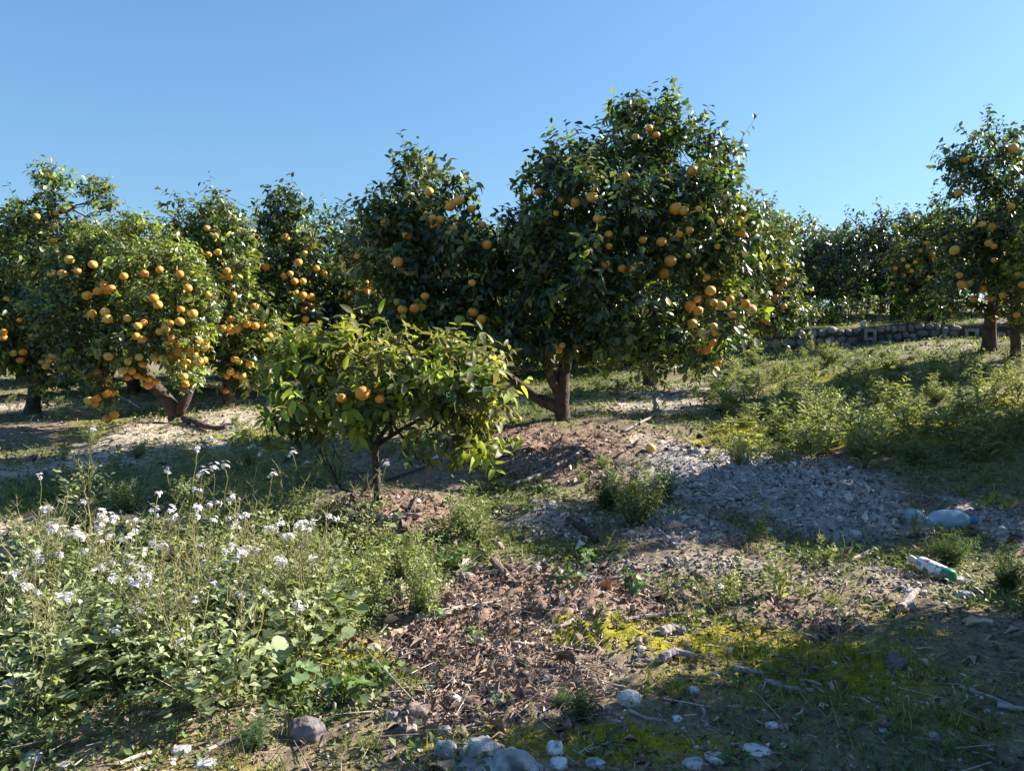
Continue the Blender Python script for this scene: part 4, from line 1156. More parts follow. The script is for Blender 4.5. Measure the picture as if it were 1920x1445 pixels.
for kind, px, py, h, wide, txt in [
    ('bush', 885, 1010, 105, 1.15, 'bright green bushy weed beside the small foreground tree'),
    ('bush', 690, 1165, 190, 1.0, 'tallest grey-green bushy weed, sunlit, before the small foreground tree'),
    ('bush', 790, 1160, 150, .9, 'grey-green bushy weed close right of the tallest bushy weed'),
    ('bush', 610, 1110, 150, .9, 'grey-green bushy weed at the right edge of the flowering clump'),
    ('bush', 560, 1030, 110, 1.0, 'grey-green bushy weed behind the flowering clump'),
    ('bush', 430, 990, 110, 1.1, 'grey-green bushy weed deep in the back of the flowering clump'),
    ('bush', 640, 1200, 100, 1.2, 'low grey-green bushy weed at the foot of the tallest bushy weed'),
    ('bush', 760, 1080, 110, 1.1, 'grey-green bushy weed directly before the thin stem of the small tree'),
    ('bush', 520, 985, 105, 1.2, 'rounded bushy weed left of the small tree stem, at the back of the clump'),
    ('bush', 610, 1010, 95, 1.2, 'rounded bushy weed directly left of the small tree stem'),
    ('bush', 350, 960, 85, 1.2, 'low bushy weed at the shadow behind the flowering clump'),
    ('bush', 150, 1010, 90, 1.2, 'bushy weed at the far left of the flowering clump'),
    ('bush', 470, 1120, 120, 1.1, 'bushy weed in the middle of the flowering clump'),
    ('bush', 245, 960, 80, 1.1, 'small bushy weed behind the flowering clump, near the tree shadow'),
    ('bush', 1190, 985, 150, 1.1, 'dark bushy weed in the shade beside the grey mulch heap'),
    ('feathery', 1140, 960, 110, 1.0, 'dark feathery weed close left of the bushy weed in the shade'),
    ('feathery', 1245, 940, 90, .9, 'low dark feathery weed between the shaded bushy weed and the mulch heap'),
    ('feathery', 1090, 1355, 105, 1.0, 'feathery weed in the foreground shade left of the white rock'),
    ('feathery', 1050, 1330, 60, 1.2, 'low feathery weed beside the foreground feathery weed'),
    ('feathery', 480, 1400, 80, 1.5, 'feathery weed in the corner shade before the dark flat rock'),
    ('feathery', 960, 1420, 60, 1.6, 'feathery weed growing at the right of the big rock'),
    ('feathery', 1780, 1060, 90, 1.4, 'feathery weed between the two plastic bottles'),
    ('feathery', 1890, 1110, 110, 1.1, 'feathery weed right of the green and white bottle at the photo edge'),
    ('upright', 1355, 1135, 110, 1.0, 'sunlit upright weed, leftmost of three before the mulch heap'),
    ('upright', 1462, 1125, 110, .9, 'sunlit upright weed, tallest of three before the mulch heap'),
    ('upright', 1505, 1122, 65, .9, 'sunlit upright weed, smallest of three before the mulch heap'),
    ('upright', 1250, 1130, 55, .9, 'small sunlit sprig at the edge of the crumbled soil'),
    ('upright', 1420, 1010, 75, .9, 'shaded upright weed on the front slope of the mulch heap'),
    ('upright', 1715, 1005, 65, .9, 'sunlit sprig in front of the clear bottle'),
    ('upright', 1540, 1060, 70, .9, 'shaded upright weed right of the three sunlit ones'),
    ('rosette', 855, 1065, 45, 1.1, 'mallow plant with round leaves under the bright bushy weed'),
    ('rosette', 800, 1165, 38, 1.1, 'mallow plant with pale round leaves left of the crumbled soil'),
    ('rosette', 885, 1205, 32, 1.2, 'mallow plant alone on the crumbled pinkish soil'),
    ('rosette', 1070, 1100, 40, 1.2, 'mallow plant with dark leaves behind the crumbled soil'),
    ('rosette', 1185, 1110, 45, 1.0, 'mallow plant with pointed sunlit leaves near the curled dry leaf'),
    ('rosette', 330, 1385, 50, .9, 'mallow plant with one large round leaf in front of the flowering clump'),
    ('rosette', 640, 1320, 60, 1.2, 'mallow plant in the low green patch right of the flowering clump'),
    ('rosette', 560, 1290, 60, 1.2, 'mallow plant between the flowering clump and the dark flat rock'),
    ('rosette', 710, 1285, 50, 1.2, 'mallow plant at the right end of the low green patch'),
    ('rosette', 1100, 1060, 34, 1.1, 'mallow plant behind the pinkish soil next to the black pipe'),
    ('rosette', 985, 965, 26, 1.0, 'small mallow plant left of the black pipe'),
    ('rosette', 940, 1330, 40, .9, 'small mallow plant at the shadow edge before the pinkish soil'),
    ('tuft', 1060, 1215, 45, 1.2, 'sunlit yellow-green grass tuft on the crumbled soil'),
    ('tuft', 1090, 1190, 38, 1.6, 'wide sunlit grass tuft at the start of the moss strip'),
    ('tuft', 1160, 1170, 45, 1.0, 'grass tuft just behind the sunlit moss strip'),
    ('tuft', 760, 1300, 50, 1.2, 'grass tuft at the shadow edge right of the low green patch'),
    ('tuft', 1260, 1300, 45, 1.3, 'dark grass tuft between the white rock and the smaller white stone'),
    ('tuft', 1330, 1140, 34, 1.2, 'grass tuft at the foot of the leftmost sunlit weed'),
    ('tuft', 1560, 1130, 36, 1.2, 'grass tuft at the right end of the moss strip'),
    ('tuft', 1770, 1040, 50, .8, 'grass tuft standing up behind the green and white bottle'),
    ('tuft', 1800, 925, 24, 1.6, 'sunlit grass tuft behind the clear bottle'),
    ('tuft', 640, 1010, 40, 1.2, 'grass tuft left of the thin stem of the small tree'),
    ('tuft', 700, 1400, 40, 1.2, 'dark grass tuft left of the big rock'),
    ('tuft', 1120, 1150, 30, 1.3, 'small grass tuft among dead sticks on the soil'),
]:
    place_weed(kind, px, py, h, txt, wide=wide)

# the weedy bank on the right, plant by plant
rw = np.random.default_rng(77)
cells = []
for i in range(1400):
    px, py = rw.uniform(1330, 1915), rw.uniform(655, 880)
    dens = 1.0 if (690 < py < 860 and px > 1380) else .35
    if px > 1700 and py < 700: dens = .15
    if px < 1400 and py > 800: dens = .3
    if py > 850: dens = .3
    if rw.random() > dens: continue
    if abs(px - 1450) < 90 and 795 < py < 840 and rw.random() < .75: continue
    if abs(px - 1745) < 80 and 795 < py < 850 and rw.random() < .85: continue
    if all(abs(px - a) / 20 + abs(py - b) / 10 > 1.5 for a, b in cells): cells.append((px, py))
cells = [c for c in cells if fbm(np.array([[c[0] / 60, c[1] / 28]]), 8, 2)[0] > .42][:140]
HGT = {'upright': 'upright weed', 'bush': 'small bushy weed', 'feathery': 'fine-leaved weed'}
for (px, py) in cells:
    kind = rw.choice(['upright'] * 9 + ['bush'])
    h = (26 + (py - 660) * .22) * rw.choice([.6, .8, 1.0, 1.25, 1.6])
    size = 'tall ' if h > 70 else ('low ' if h < 38 else '')
    place_weed(kind, px, py, h, describe(size + HGT[kind] , px, py), 'leafy weeds on the bank before the stone wall', k=int(rw.integers(0, 6)), wide=rw.uniform(.9, 1.6))
for (px, py, h) in [(60, 745, 26), (110, 760, 20), (160, 742, 22), (20, 755, 26), (300, 782, 40), (120, 865, 40), (175, 835, 50), (260, 860, 40), (215, 880, 34), (390, 905, 34), (470, 870, 40), (560, 815, 28), (1085, 745, 26), (1120, 735, 22), (1160, 730, 20), (1040, 770, 18), (930, 900, 44), (1090, 905, 30), (1130, 880, 36),
                    (1350, 735, 26), (1320, 760, 20), (500, 900, 44), (330, 950, 44), (60, 930, 34), (380, 800, 26), (440, 795, 22), (1300, 825, 14), (1350, 835, 22), (1010, 905, 20)]:
    place_weed(rw.choice(['upright', 'bush', 'rosette' if h < 30 else 'bush']), px, py, h * 1.1, describe('small green weed', px, py), 'small weeds under the orchard trees', k=int(rw.integers(0, 3)))

# bushes on the terrace
def terrace_bush(px, py, w, h, Y, label, seed):
    b = P(px, py, Y); b[2] = gz(b[0], b[1])
    root = thing('shrub', label, 'shrub', b, 'bright shrubs on the terrace')
    r = np.random.default_rng(seed); W_, H_ = w * Y / F, h * Y / F
    B = np.array([(r.uniform(-.6, .6) * W_, r.uniform(-.3, .3), H_ * r.uniform(.3, .7), W_ * .5, .35, H_ * .5, 1, .6) for _ in range(5)])
    cr = Geo(); crown_leaves(B, 900, .11, LEAF4, .9, seed, geo=cr, minz=0)
    cr.build('foliage', M_LEAF, root)
    s = Geo()
    for q in range(5): s.tube(curve(np.array([0, 0, -.03]), B[q, :3], (0, 0, 0), 4, q), [.015, .012, .01, .006], 4, BARK)
    s.build('stems', M_BARK, root)
terrace_bush(1560, 602, 38, 36, 17.2, 'sunlit yellow-green shrub on the terrace above the left part of the wall', 1)
terrace_bush(1622, 602, 42, 42, 17.3, 'tallest sunlit shrub on the terrace above the left vent block', 2)
terrace_bush(1505, 605, 26, 32, 17.0, 'pale shrub on the terrace beside the fruit-laden crown', 3)
terrace_bush(1710, 598, 26, 24, 16.5, 'small pale shrub on the terrace right of the dark tree trunk', 4)

# ------------------------------------------------------------------ flowering radish clump
HEADS = [(74,893),(92,953),(115,987),(68,1035),(71,1051),(25,1075),(110,1038),(161,1033),(152,1005),(133,1003),(186,987),(184,1015),(205,1005),(237,1010),(253,976),(254,994),(297,924),(313,880),(364,918),(380,885),(399,876),(421,872),(370,950),(393,946),(368,968),(400,976),(437,985),(437,930),(460,966),
 (285,1017),(304,1024),(246,1049),(196,1061),(377,1024),(421,1032),(382,1054),(439,1047),(483,1031),(525,1049),(525,980),(561,986),(587,1049),(511,888),(473,835),(490,847),(548,848),(370,840),(396,821),(173,805),(400,1091),(435,1098),(469,1102),(502,1114),(313,1102),(341,1109),(276,1123),(253,1098),(295,1111),
 (147,1130),(129,1123),(110,1118),(48,1153),(198,1160),(214,1185),(299,1176),(336,1203),(143,1203),(182,1185),(368,1261),(32,1268),(16,1279),(433,1240),(617,969),(725,868)]
rh = np.random.default_rng(44)
for _ in range(60):
    HEADS.append((float(rh.uniform(30, 590)), float(rh.uniform(930, 1150))))
def radish():
    r = np.random.default_rng(9)
    hv = []
    heads_me = []
    for k in range(4):       # a head: a dozen four-petalled flowers and some buds
        g = Geo(); rr = np.random.default_rng(k)
        for q in range(11):
            c = rr.normal(size=3) * np.array([.42, .42, .34]); n_ = unit(c + np.array([0, 0, .7]) + rr.normal(size=3) * .3)
            s = unit(np.cross(n_, rr.normal(size=3))); u = np.cross(n_, s)
            for j in range(4):
                a = j * math.pi / 2
                d = unit((s * math.cos(a) + u * math.sin(a)) + n_ * .25)[None]
                g.stamp(LEAF4[0][0] * np.array([1.3, 1, 1]), LEAF4[0][1], c[None], axes(d, n_[None], [.42], [.42]), np.array([(.84, .81, .85)]))
            g.stamp(ico(0)[0] * .07, ico(0)[1], (c + n_ * .06)[None], np.eye(3)[None], np.array([(.45, .5, .2)]))
        heads_me.append(g.mesh('flower_head', M_PETAL))
    # gather heads into plants
    cl = []
    for (hx, hy) in HEADS:
        by = hy + 190 - (hy - 870) * .28
        bx = hx + r.normal() * 18 + (0 if hx > 60 else 25)
        if hx == 725: bx, by = 690, 1040
        if hx == 173: bx, by = 165, 960
        for c in cl:
            if abs(c[0] - bx) < 34 and abs(c[1] - by) < 40 and len(c[2]) < 7:
                c[2].append((hx, hy)); break
        else: cl.append([bx, by, [(hx, hy)]])
    for ci, (bx, by, hs) in enumerate(cl):
        by = min(by, 1340)
        b = G(bx, by)
        nflo = len(hs)
        root = thing('wild_radish', describe(f'radish with {["one", "two", "three", "four", "five", "six", "seven"][nflo - 1]} flower head{"s" if nflo > 1 else ""}', bx, by, 'the flowering radish clump') , 'wildflower', b, 'white-flowered wild radish plants')
        st = Geo(); fo = Geo()
        for (hx, hy) in hs:
            Yh = b[1] + r.uniform(-.12, .12)
            e = P(hx, hy, Yh) - b
            pts = curve(np.zeros(3), e, (r.normal() * .03, r.normal() * .03, 0), 9, int(r.integers(1e6)), .012)
            st.tube(pts, np.linspace(.0045, .0018, 9), 5, (.22, .24, .09))
            o = link('flower_head', heads_me[int(r.integers(0, 4))], root, [float(a) for a in e])
            s = r.uniform(.024, .038); o.scale = (s, s, s); o.rotation_euler = (r.uniform(-.4, .4), r.uniform(-.4, .4), r.uniform(0, 6))
            # side twigs with pods and small leaves
            for q in range(9):
                u = r.uniform(.35, .97); i0 = int(u * 8); p0 = pts[i0]
                a = r.uniform(0, 6.28); l = r.uniform(.02, .06)
                p1 = p0 + np.array([math.cos(a) * l, math.sin(a) * l, l * r.uniform(.4, 1.2)])
                tri_twigs(st, p0[None], p1[None], .0013, np.array((.34, .33, .16)))
            stem_leaves(fo, pts[:7], 8, .055, .45, (.18, .23, .09), r, start=.15)
        # bare seed stalks
        for q in range(r.integers(3, 7)):
            a = r.uniform(0, 6.28); h = r.uniform(.3, .55); sp = r.uniform(.05, .2)
            pts = curve(np.zeros(3), np.array([math.cos(a) * sp, math.sin(a) * sp, h]), (0, 0, .03), 8, int(r.integers(1e6)), .015)
            st.tube(pts, np.linspace(.0035, .0012, 8), 4, (.36, .33, .17))
            n = 16; i0 = r.integers(3, 8, n); p0 = pts[i0]; a2 = r.uniform(0, 6.28, n)
            tri_twigs(st, p0, p0 + np.stack([np.cos(a2) * .035, np.sin(a2) * .035, r.uniform(.02, .05, n)], -1), .0014, np.array((.40, .36, .19)))
        # large lobed leaves low down
        nb = 20
        tpl = lobed
        for q in range(nb):
            a = r.uniform(0, 6.28); el = r.uniform(.15, 1.3); l = r.uniform(.06, .125)
            hgt = r.uniform(0, .20)
            p0 = np.array([math.cos(a), math.sin(a), 0]) * r.uniform(0, .08) + np.array([0, 0, hgt])
            d = unit(np.array([math.cos(a), math.sin(a), el * .6]))[None]
            p1 = p0 + d[0] * r.uniform(.02, .08)
            tri_twigs(st, p0[None], p1[None], .002, np.array((.2, .25, .1)))
            fo.stamp(tpl[0], tpl[1], p1[None], axes(d, np.array([[0, 0, 1.0]]) + r.normal(size=(1, 3)) * .35, [l], [l * r.uniform(.8, 1.1)]), np.array([(.27, .32, .18)]) * r.uniform(.7, 1.35))
        # small mid-height leaves filling the plant
        n = 260; a = r.uniform(0, 6.28, n); q = r.uniform(0, .19, n); z = r.uniform(.03, .34, n)
        pos = np.stack([np.cos(a) * q, np.sin(a) * q, z], -1)
        d = unit(np.stack([np.cos(a), np.sin(a), r.uniform(-.1, 1, n)], -1) + r.normal(size=(n, 3)) * .4)
        L = r.uniform(.018, .05, n)
        fo.stamp(LEAF4[0][0], LEAF4[0][1], pos, axes(d, np.array([0, 0, 1.]) + r.normal(size=(n, 3)) * .5, L, L * .9), np.array((.30, .34, .17)) * r.uniform(.6, 1.4, (n, 1)))
        st.build('stems', M_HERB, root); fo.build('foliage', M_HERB, root)
def lobed_leaf():
    """lyre-shaped lobed leaf of length 1"""
    half = [(.0, .0), (.05, .12), (.16, .2), (.06, .28), (.20, .38), (.09, .46), (.27, .6), (.30, .75), (.2, .92), (.0, 1.0)]
    v = []; t = []
    for (x, y) in half: v.append((0, y, -.25 * y * y))
    n = len(half)
    for (x, y) in half: v.append((x, y, -.25 * y * y + x * .35 + .03 * math.sin(y * 23)))
    for (x, y) in half: v.append((-x, y, -.25 * y * y + x * .35 + .03 * math.cos(y * 19)))
    for i in range(n - 1):
        a, b, c, d = i, i + 1, n + i, n + i + 1
        t += [(a, c, d), (a, d, b)]
        c, d = 2 * n + i, 2 * n + i + 1
        t += [(a, d, c), (a, b, d)]
    return np.array(v, float), np.array(t, int)
lobed = lobed_leaf()
radish()

# ------------------------------------------------------------------ stones
def stone(px, py, wpx, hpx, label, col=(.50, .47, .43), seed=0, name='stone', cat='stone', sink=.30, group=None, sub=ICO3, depth=1.0, rot=None):
    b = G(px, py + hpx * .5)
    s = b[1] / F
    v, f = rock(seed + 1000, sub, .55, .35)
    ext = np.abs(v).max(0); v = v / ext
    sx, sz = wpx * s / 2, hpx * s / 2 * 1.1
    v = v * np.array([sx, sx * .8 * depth, sz])
    g = Geo()
    c = np.array(col) * 0.98 * (0.75 + .5 * fbm(v * 12 / max(sx, .03) * .15 + seed, seed, 3))[:, None]
    dark = np.clip((fbm(v / max(sx, .02) * 2.4 + seed, seed + 3, 3) - .55) * 6, 0, 1)[:, None]
    c = c * (1 - .55 * dark)
    g.add(v, f, c)
    o = g.build(name, M_STONE)
    o.location = (float(b[0]), float(b[1]), float(b[2] + sz * (1 - 2 * sink)))
    o.rotation_euler = (0, 0, 0 if rot is None else rot)
    return tag(o, label, cat, group)
for i, (px, py, w, h, txt, col) in enumerate([
    (1181, 1300, 50, 40, 'white rock on the shaded moss, largest of the pale stones', (.62, .60, .56)),
    (1300, 1291, 28, 20, 'pale stone right of the white rock on the moss', (.58, .57, .56)),
    (1270, 1344, 26, 12, 'flat stone with a bright white top in the foreground shade', (.66, .66, .68)),
    (1446, 1355, 28, 13, 'flat white stone right of the stone with the bright top', (.62, .62, .62)),
    (771, 1361, 26, 20, 'round grey stone, left one of a pair behind the big rock', (.40, .38, .36)),
    (831, 1365, 32, 26, 'round grey stone, right one of a pair behind the big rock', (.42, .40, .37)),
    (907, 1381, 24, 20, 'small pointed grey stone just behind the big rock', (.34, .32, .31)),
    (1040, 1395, 34, 40, 'upright white lump of stone right of the big rock', (.64, .63, .64)),
    (1048, 1425, 40, 26, 'white stone lying before the upright white lump', (.66, .65, .66)),
    (1420, 1402, 60, 18, 'long flat white stone near the photo bottom', (.60, .60, .60)),
    (1345, 1415, 50, 18, 'pale flat stone left of the long flat white stone', (.54, .55, .55)),
    (1300, 1425, 44, 18, 'grey flat stone at the photo bottom left of the pale flat one', (.46, .46, .47)),
    (1115, 1425, 46, 22, 'grey rounded stone between the white lump and the flat stones', (.42, .42, .43)),
    (575, 1352, 74, 52, 'dark flat rock leaning in the shade at the clump edge', (.17, .15, .15)),
    (785, 1325, 52, 36, 'brown clod of earth at the shadow edge, largest of its row', (.27, .2, .165)),
    (735, 1335, 40, 26, 'grey-brown clod left of the largest clod', (.24, .2, .18)),
    (885, 1310, 50, 34, 'reddish clod of earth at the shadow edge', (.26, .165, .125)),
    (1030, 1270, 36, 30, 'grey rock at the tip of the sunlit soil', (.33, .30, .29)),
    (965, 1335, 40, 22, 'flat reddish clod before the crumbled soil', (.25, .155, .12)),
    (640, 1158, 36, 16, 'pinkish sunlit stone at the edge of the low green patch', (.50, .38, .31)),
    (700, 1212, 34, 26, 'buff stone in the sun right of the low green patch', (.46, .37, .28)),
    (876, 1076, 34, 18, 'grey stone under the mallow plant behind the pinkish soil', (.36, .32, .30)),
    (1203, 1213, 20, 16, 'small white stone at the edge of the moss strip', (.62, .60, .56)),
    (1794, 1085, 34, 20, 'pale stone touching the base of the green and white bottle', (.50, .5, .48)),
    (1808, 1110, 36, 20, 'pale flat stone in front of the green and white bottle', (.5, .51, .5)),
    (1705, 1105, 24, 12, 'pale stone left below the green and white bottle', (.52, .52, .5)),
    (1730, 1107, 16, 10, 'small pale stone between the two flat ones below the bottle', (.52, .52, .5)),
    (1036, 941, 16, 11, 'small white stone by the black pipe, right one of two', (.64, .62, .58)),
    (1003, 939, 20, 8, 'small white stone by the black pipe, left one of two', (.6, .58, .55)),
    (1605, 997, 24, 17, 'rounded white stone on the front of the grey mulch heap', (.6, .58, .58)),
    (1603, 885, 16, 12, 'small round stone at the back right of the mulch heap', (.52, .5, .5)),
    (1560, 880, 24, 14, 'pale stone at the back of the mulch heap', (.48, .46, .46)),
    (1700, 1130, 34, 22, 'grey chunk on the shaded ground below the bottles', (.30, .28, .28)),
    (1245, 1020, 18, 10, 'pale stone on the front of the smaller mulch heap', (.5, .48, .47)),
    (1880, 1010, 26, 16, 'sunlit stone right of the clear bottle', (.46, .40, .34)),
    (1850, 1330, 18, 9, 'small white stone in the shade at the photo edge', (.6, .6, .62)),
    (1836, 1305, 16, 10, 'smaller white stone behind the one at the photo edge', (.6, .6, .6)),
    (1655, 1366, 18, 9, 'small white stone in the right foreground shade', (.6, .6, .6)),
    (1750, 1375, 24, 14, 'dull grey stone in the right foreground shade', (.34, .33, .34)),
    (1490, 1345, 10, 7, 'tiny white stone right of the flat white stone', (.6, .6, .6)),
    (340, 1400, 40, 16, 'pale stone in the shade at the bottom of the flowering clump', (.50, .48, .47)),
    (385, 1428, 44, 16, 'bluish pale flat stone near the bottom left corner', (.48, .50, .52)),
    (60, 1415, 44, 22, 'pale angular stone in the bottom left corner', (.46, .43, .40)),
    (120, 1430, 36, 18, 'grey angular stone right of the one in the bottom left corner', (.40, .38, .37)),
    (430, 1080, 18, 12, 'pinkish stone hidden among the radish stems', (.45, .36, .3)),
    (1520, 1250, 30, 20, 'dark brown lump on the shaded moss', (.12, .08, .07)),
    (1680, 1235, 44, 28, 'dark flat stone on the moss below the bottles', (.16, .14, .15)),
    (1619, 596, 11, 12, 'pale loose stone sitting on top of the stone wall', (.55, .53, .5)),
    (1440, 990, 20, 12, 'pale clod between the mulch heap and its shaded weed', (.46, .44, .43)),
    (1510, 885, 26, 14, 'pale clod on the crest of the mulch heap', (.47, .45, .44)),
    (1385, 870, 26, 14, 'pale clod on the left crest of the mulch heap', (.47, .45, .44)),
]):
    if py < 620:
        o = stone(1619, 640, w, h, txt, col, i)
        d = ray(1619, 606); t = (WALL_A @ _wnrm) / (d[0] * _wnrm[0] + d[1] * _wnrm[1]) + .25
        x, y = d[0] * t, d[1] * t; o.location = (x, y, float(gz(x, y)) + .05); o.scale = (1.1,) * 3
    else:
        stone(px, py, w, h, txt, col, i, name='clod' if 'clod' in txt or 'lump on' in txt else 'stone', cat='clod' if 'clod' in txt or 'lump on' in txt else 'stone')
# the big rock of several fused lumps at the bottom
rk = G(905, 1445)
root = thing('rock', 'big lumpy grey limestone rock at the bottom of the photo', 'rock', rk)
gr = Geo()
for k, (px, py, w, h) in enumerate([(835, 1430, 62, 110), (905, 1438, 120, 110), (965, 1445, 100, 90), (900, 1470, 170, 100), (995, 1462, 70, 70)]):
    c = P(px, py, rk[1] + (.08 if k < 2 else 0)) - rk; s = rk[1] / F
    v, f = rock(60 + k, ICO3, .6, .3); v = v / np.abs(v).max(0) * np.array([w * s / 2, w * s / 2 * .9, h * s / 2])
    dark = np.clip((fbm(v * 22 + k, k, 4) - .5) * 5, 0, 1)[:, None]
    gr.add(v + c, f, np.array([.34, .33, .33]) * (1 - .65 * dark) * (.8 + .4 * fbm(v * 60, k, 2))[:, None])
o = gr.build('rock_body', M_STONE, root)
# smaller debris pebbles seen singly in the shade
rs = np.random.default_rng(21)
for i in range(34):
    px, py = rs.uniform(1050, 1915), rs.uniform(1120, 1440)
    w = rs.uniform(7, 13)
    stone(px, py, w, w * rs.uniform(.45, .7), describe(('white' if i % 3 else 'grey') + ' pebble', px, py), (.56, .56, .56) if i % 3 else (.33, .32, .32), 300 + i, 'pebble', 'pebble', group='pebbles on the shaded foreground', sub=ICO2)
for i in range(16):
    px, py = rs.uniform(20, 1000), rs.uniform(1385, 1440)
    w = rs.uniform(9, 18)
    stone(px, py, w, w * rs.uniform(.4, .7), describe('pebble of pale limestone', px, py), (.5, .48, .46), 400 + i, 'pebble', 'pebble', group='pebbles along the bottom edge', sub=ICO2)

# ------------------------------------------------------------------ sticks, logs, hose, pipes
def stick(pix, rpx, label, col, name='stick', cat='stick', mat=None, lift=1.0, knots=True, k=7, group=None):
    pts = np.array([G(a, b) for a, b in pix]); Ym = pts[:, 1].mean()
    r_ = rpx * Ym / F
    n = max(8, 4 * len(pts)); u = np.linspace(0, len(pts) - 1, n)
    sp = np.stack([np.interp(u, np.arange(len(pts)), pts[:, j]) for j in range(2)], -1)
    for _ in range(2): sp[1:-1] = (sp[:-2] + 2 * sp[1:-1] + sp[2:]) / 4
    z = gz(sp[:, 0], sp[:, 1]) + r_ * lift + .012
    for _ in range(3): z[1:-1] = np.maximum(z[1:-1], (z[:-2] + z[2:]) / 2)
    sp = np.concatenate([sp, z[:, None]], 1)
    b = sp[0].copy(); sp = sp - b
    g = Geo(); rr = np.full(n, r_)
    if knots:
        rr = r_ * (1 + .35 * (vnoise(np.stack([u * 2.1, u * 0 + rpx + pix[0][0]], -1), 5) - .5)) * np.linspace(1.1, .75, n)
    g.tube(sp, rr, k, col)
    if knots:
        v = g.v[0]; g.v[0] = v + (rng.random(v.shape) - .5) * r_ * .35
    o = g.build(name, mat or M_WOOD, smooth=not knots or k > 7); o.location = [float(a) for a in b]
    return tag(o, label, cat, group)
GW, BW, PW = (.30, .26, .24), (.20, .14, .11), (.42, .35, .29)
for pix, rp, txt, col in [
    ([(925, 1060), (950, 1090), (975, 1110)], 7, 'thick grey-brown stick behind the crumbled soil, pointing at the viewer', BW),
    ([(780, 1168), (830, 1160), (875, 1148), (940, 1140)], 7, 'long bleached branch lying across the edge of the crumbled soil', PW),
    ([(730, 1200), (760, 1190), (780, 1178)], 6, 'short pinkish stick left of the long bleached branch', (.36, .26, .21)),
    ([(1020, 1195), (1045, 1188), (1075, 1170)], 5, 'bleached stick on the crumbled soil beside the sunlit grass tufts', PW),
    ([(965, 1215), (990, 1218), (1012, 1214)], 5, 'short bleached chunk left of the sunlit grass tufts', PW),
    ([(1170, 1168), (1210, 1162), (1280, 1158)], 4, 'long thin stick behind the sunlit moss strip', GW),
    ([(1240, 1195), (1265, 1188), (1285, 1196)], 8, 'weathered wood chunk at the left of the moss strip', GW),
    ([(1240, 1245), (1265, 1232), (1300, 1240)], 8, 'rotting wood chunk in shade under the moss strip', (.24, .21, .22)),
    ([(1375, 1262), (1400, 1266), (1430, 1272)], 6, 'grey stick on the shaded moss, leftmost of two', (.25, .23, .23)),
    ([(1435, 1285), (1470, 1298), (1525, 1305)], 5, 'long forked stick on the shaded moss', (.25, .23, .23)),
    ([(640, 945), (665, 940), (700, 938)], 5, 'dead stick in the hollow left of the thin stem', BW),
    ([(690, 975), (730, 985), (790, 975)], 7, 'thick dead branch at the foot of the small foreground tree', (.30, .24, .2)),
    ([(760, 1000), (775, 960), (785, 935)], 5, 'dark stick rising right of the thin stem', (.1, .075, .06)),
    ([(670, 1000), (700, 990), (735, 992)], 5, 'dark stick before the thin stem', BW),
    ([(720, 905), (770, 890), (800, 880)], 3, 'thin dark stick in the shade behind the small tree', (.1, .08, .08)),
    ([(1180, 1340), (1210, 1355), (1250, 1360)], 3, 'thin stick between the white rock and the flat stone', GW),
    ([(380, 1422), (410, 1405), (470, 1385)], 4, 'pale stick in the bottom left shade', PW),
    ([(225, 1440), (260, 1425), (300, 1415)], 4, 'pale stick at the bottom edge left of the flat bluish stone', PW),
    ([(1545, 905), (1570, 915), (1600, 925)], 6, 'grey stick on the crest of the mulch heap', GW),
    ([(1290, 935), (1320, 930), (1345, 936)], 2.5, 'thin straw-coloured stick between the two mulch heaps', PW),
    ([(1600, 1055), (1630, 1040), (1660, 1050)], 4, 'curved pale stick left of the two bottles', PW),
    ([(1690, 1150), (1705, 1130), (1720, 1115)], 7, 'upright-looking weathered stump piece below the bottle', GW),
    ([(1700, 1165), (1740, 1160), (1770, 1155)], 3, 'thin twig below the weathered stump piece', GW),
    ([(1810, 1175), (1840, 1172), (1860, 1176)], 6, 'pale cut stick on the shaded ground under the feathery weed', (.42, .40, .28)),
    ([(1800, 1295), (1840, 1310), (1900, 1335)], 4, 'long stick near the right photo edge', (.28, .26, .26)),
    ([(1870, 1330), (1900, 1338), (1930, 1336)], 5, 'stick crossing the photo edge at the bottom right', (.28, .26, .26)),
    ([(150, 1240), (180, 1270), (205, 1295)], 4, 'sunlit bent stick lying in the radish leaves', PW),
    ([(840, 1280), (870, 1290), (900, 1286)], 5, 'brown stick at the shadow edge', BW),
    ([(870, 1100), (905, 1085), (935, 1082)], 4, 'brown stick beside the grey stone under the mallow', BW),
    ([(1090, 1085), (1130, 1095), (1170, 1088)], 4, 'grey stick behind the crumbled soil', GW),
    ([(1120, 1110), (1145, 1130), (1175, 1140)], 3.5, 'slanting pale stick among the dead leaves', PW),
]:
    stick(pix, rp, txt, col)
for i in range(46):
    px, py = (rs.uniform(840, 1240), rs.uniform(1070, 1260)) if i < 26 else (rs.uniform(1000, 1900), rs.uniform(1040, 1400))
    a = rs.uniform(0, 3.14); l = rs.uniform(10, 28)
    stick([(px, py), (px + math.cos(a) * l, py + math.sin(a) * l * .45), (px + math.cos(a + .3) * l * 1.8, py + math.sin(a + .3) * l * .8)], rs.uniform(1.8, 3.6), describe('small broken twig', px, py), [GW, BW, PW][i % 3], 'twig', 'twig', group='broken twigs on the soil')

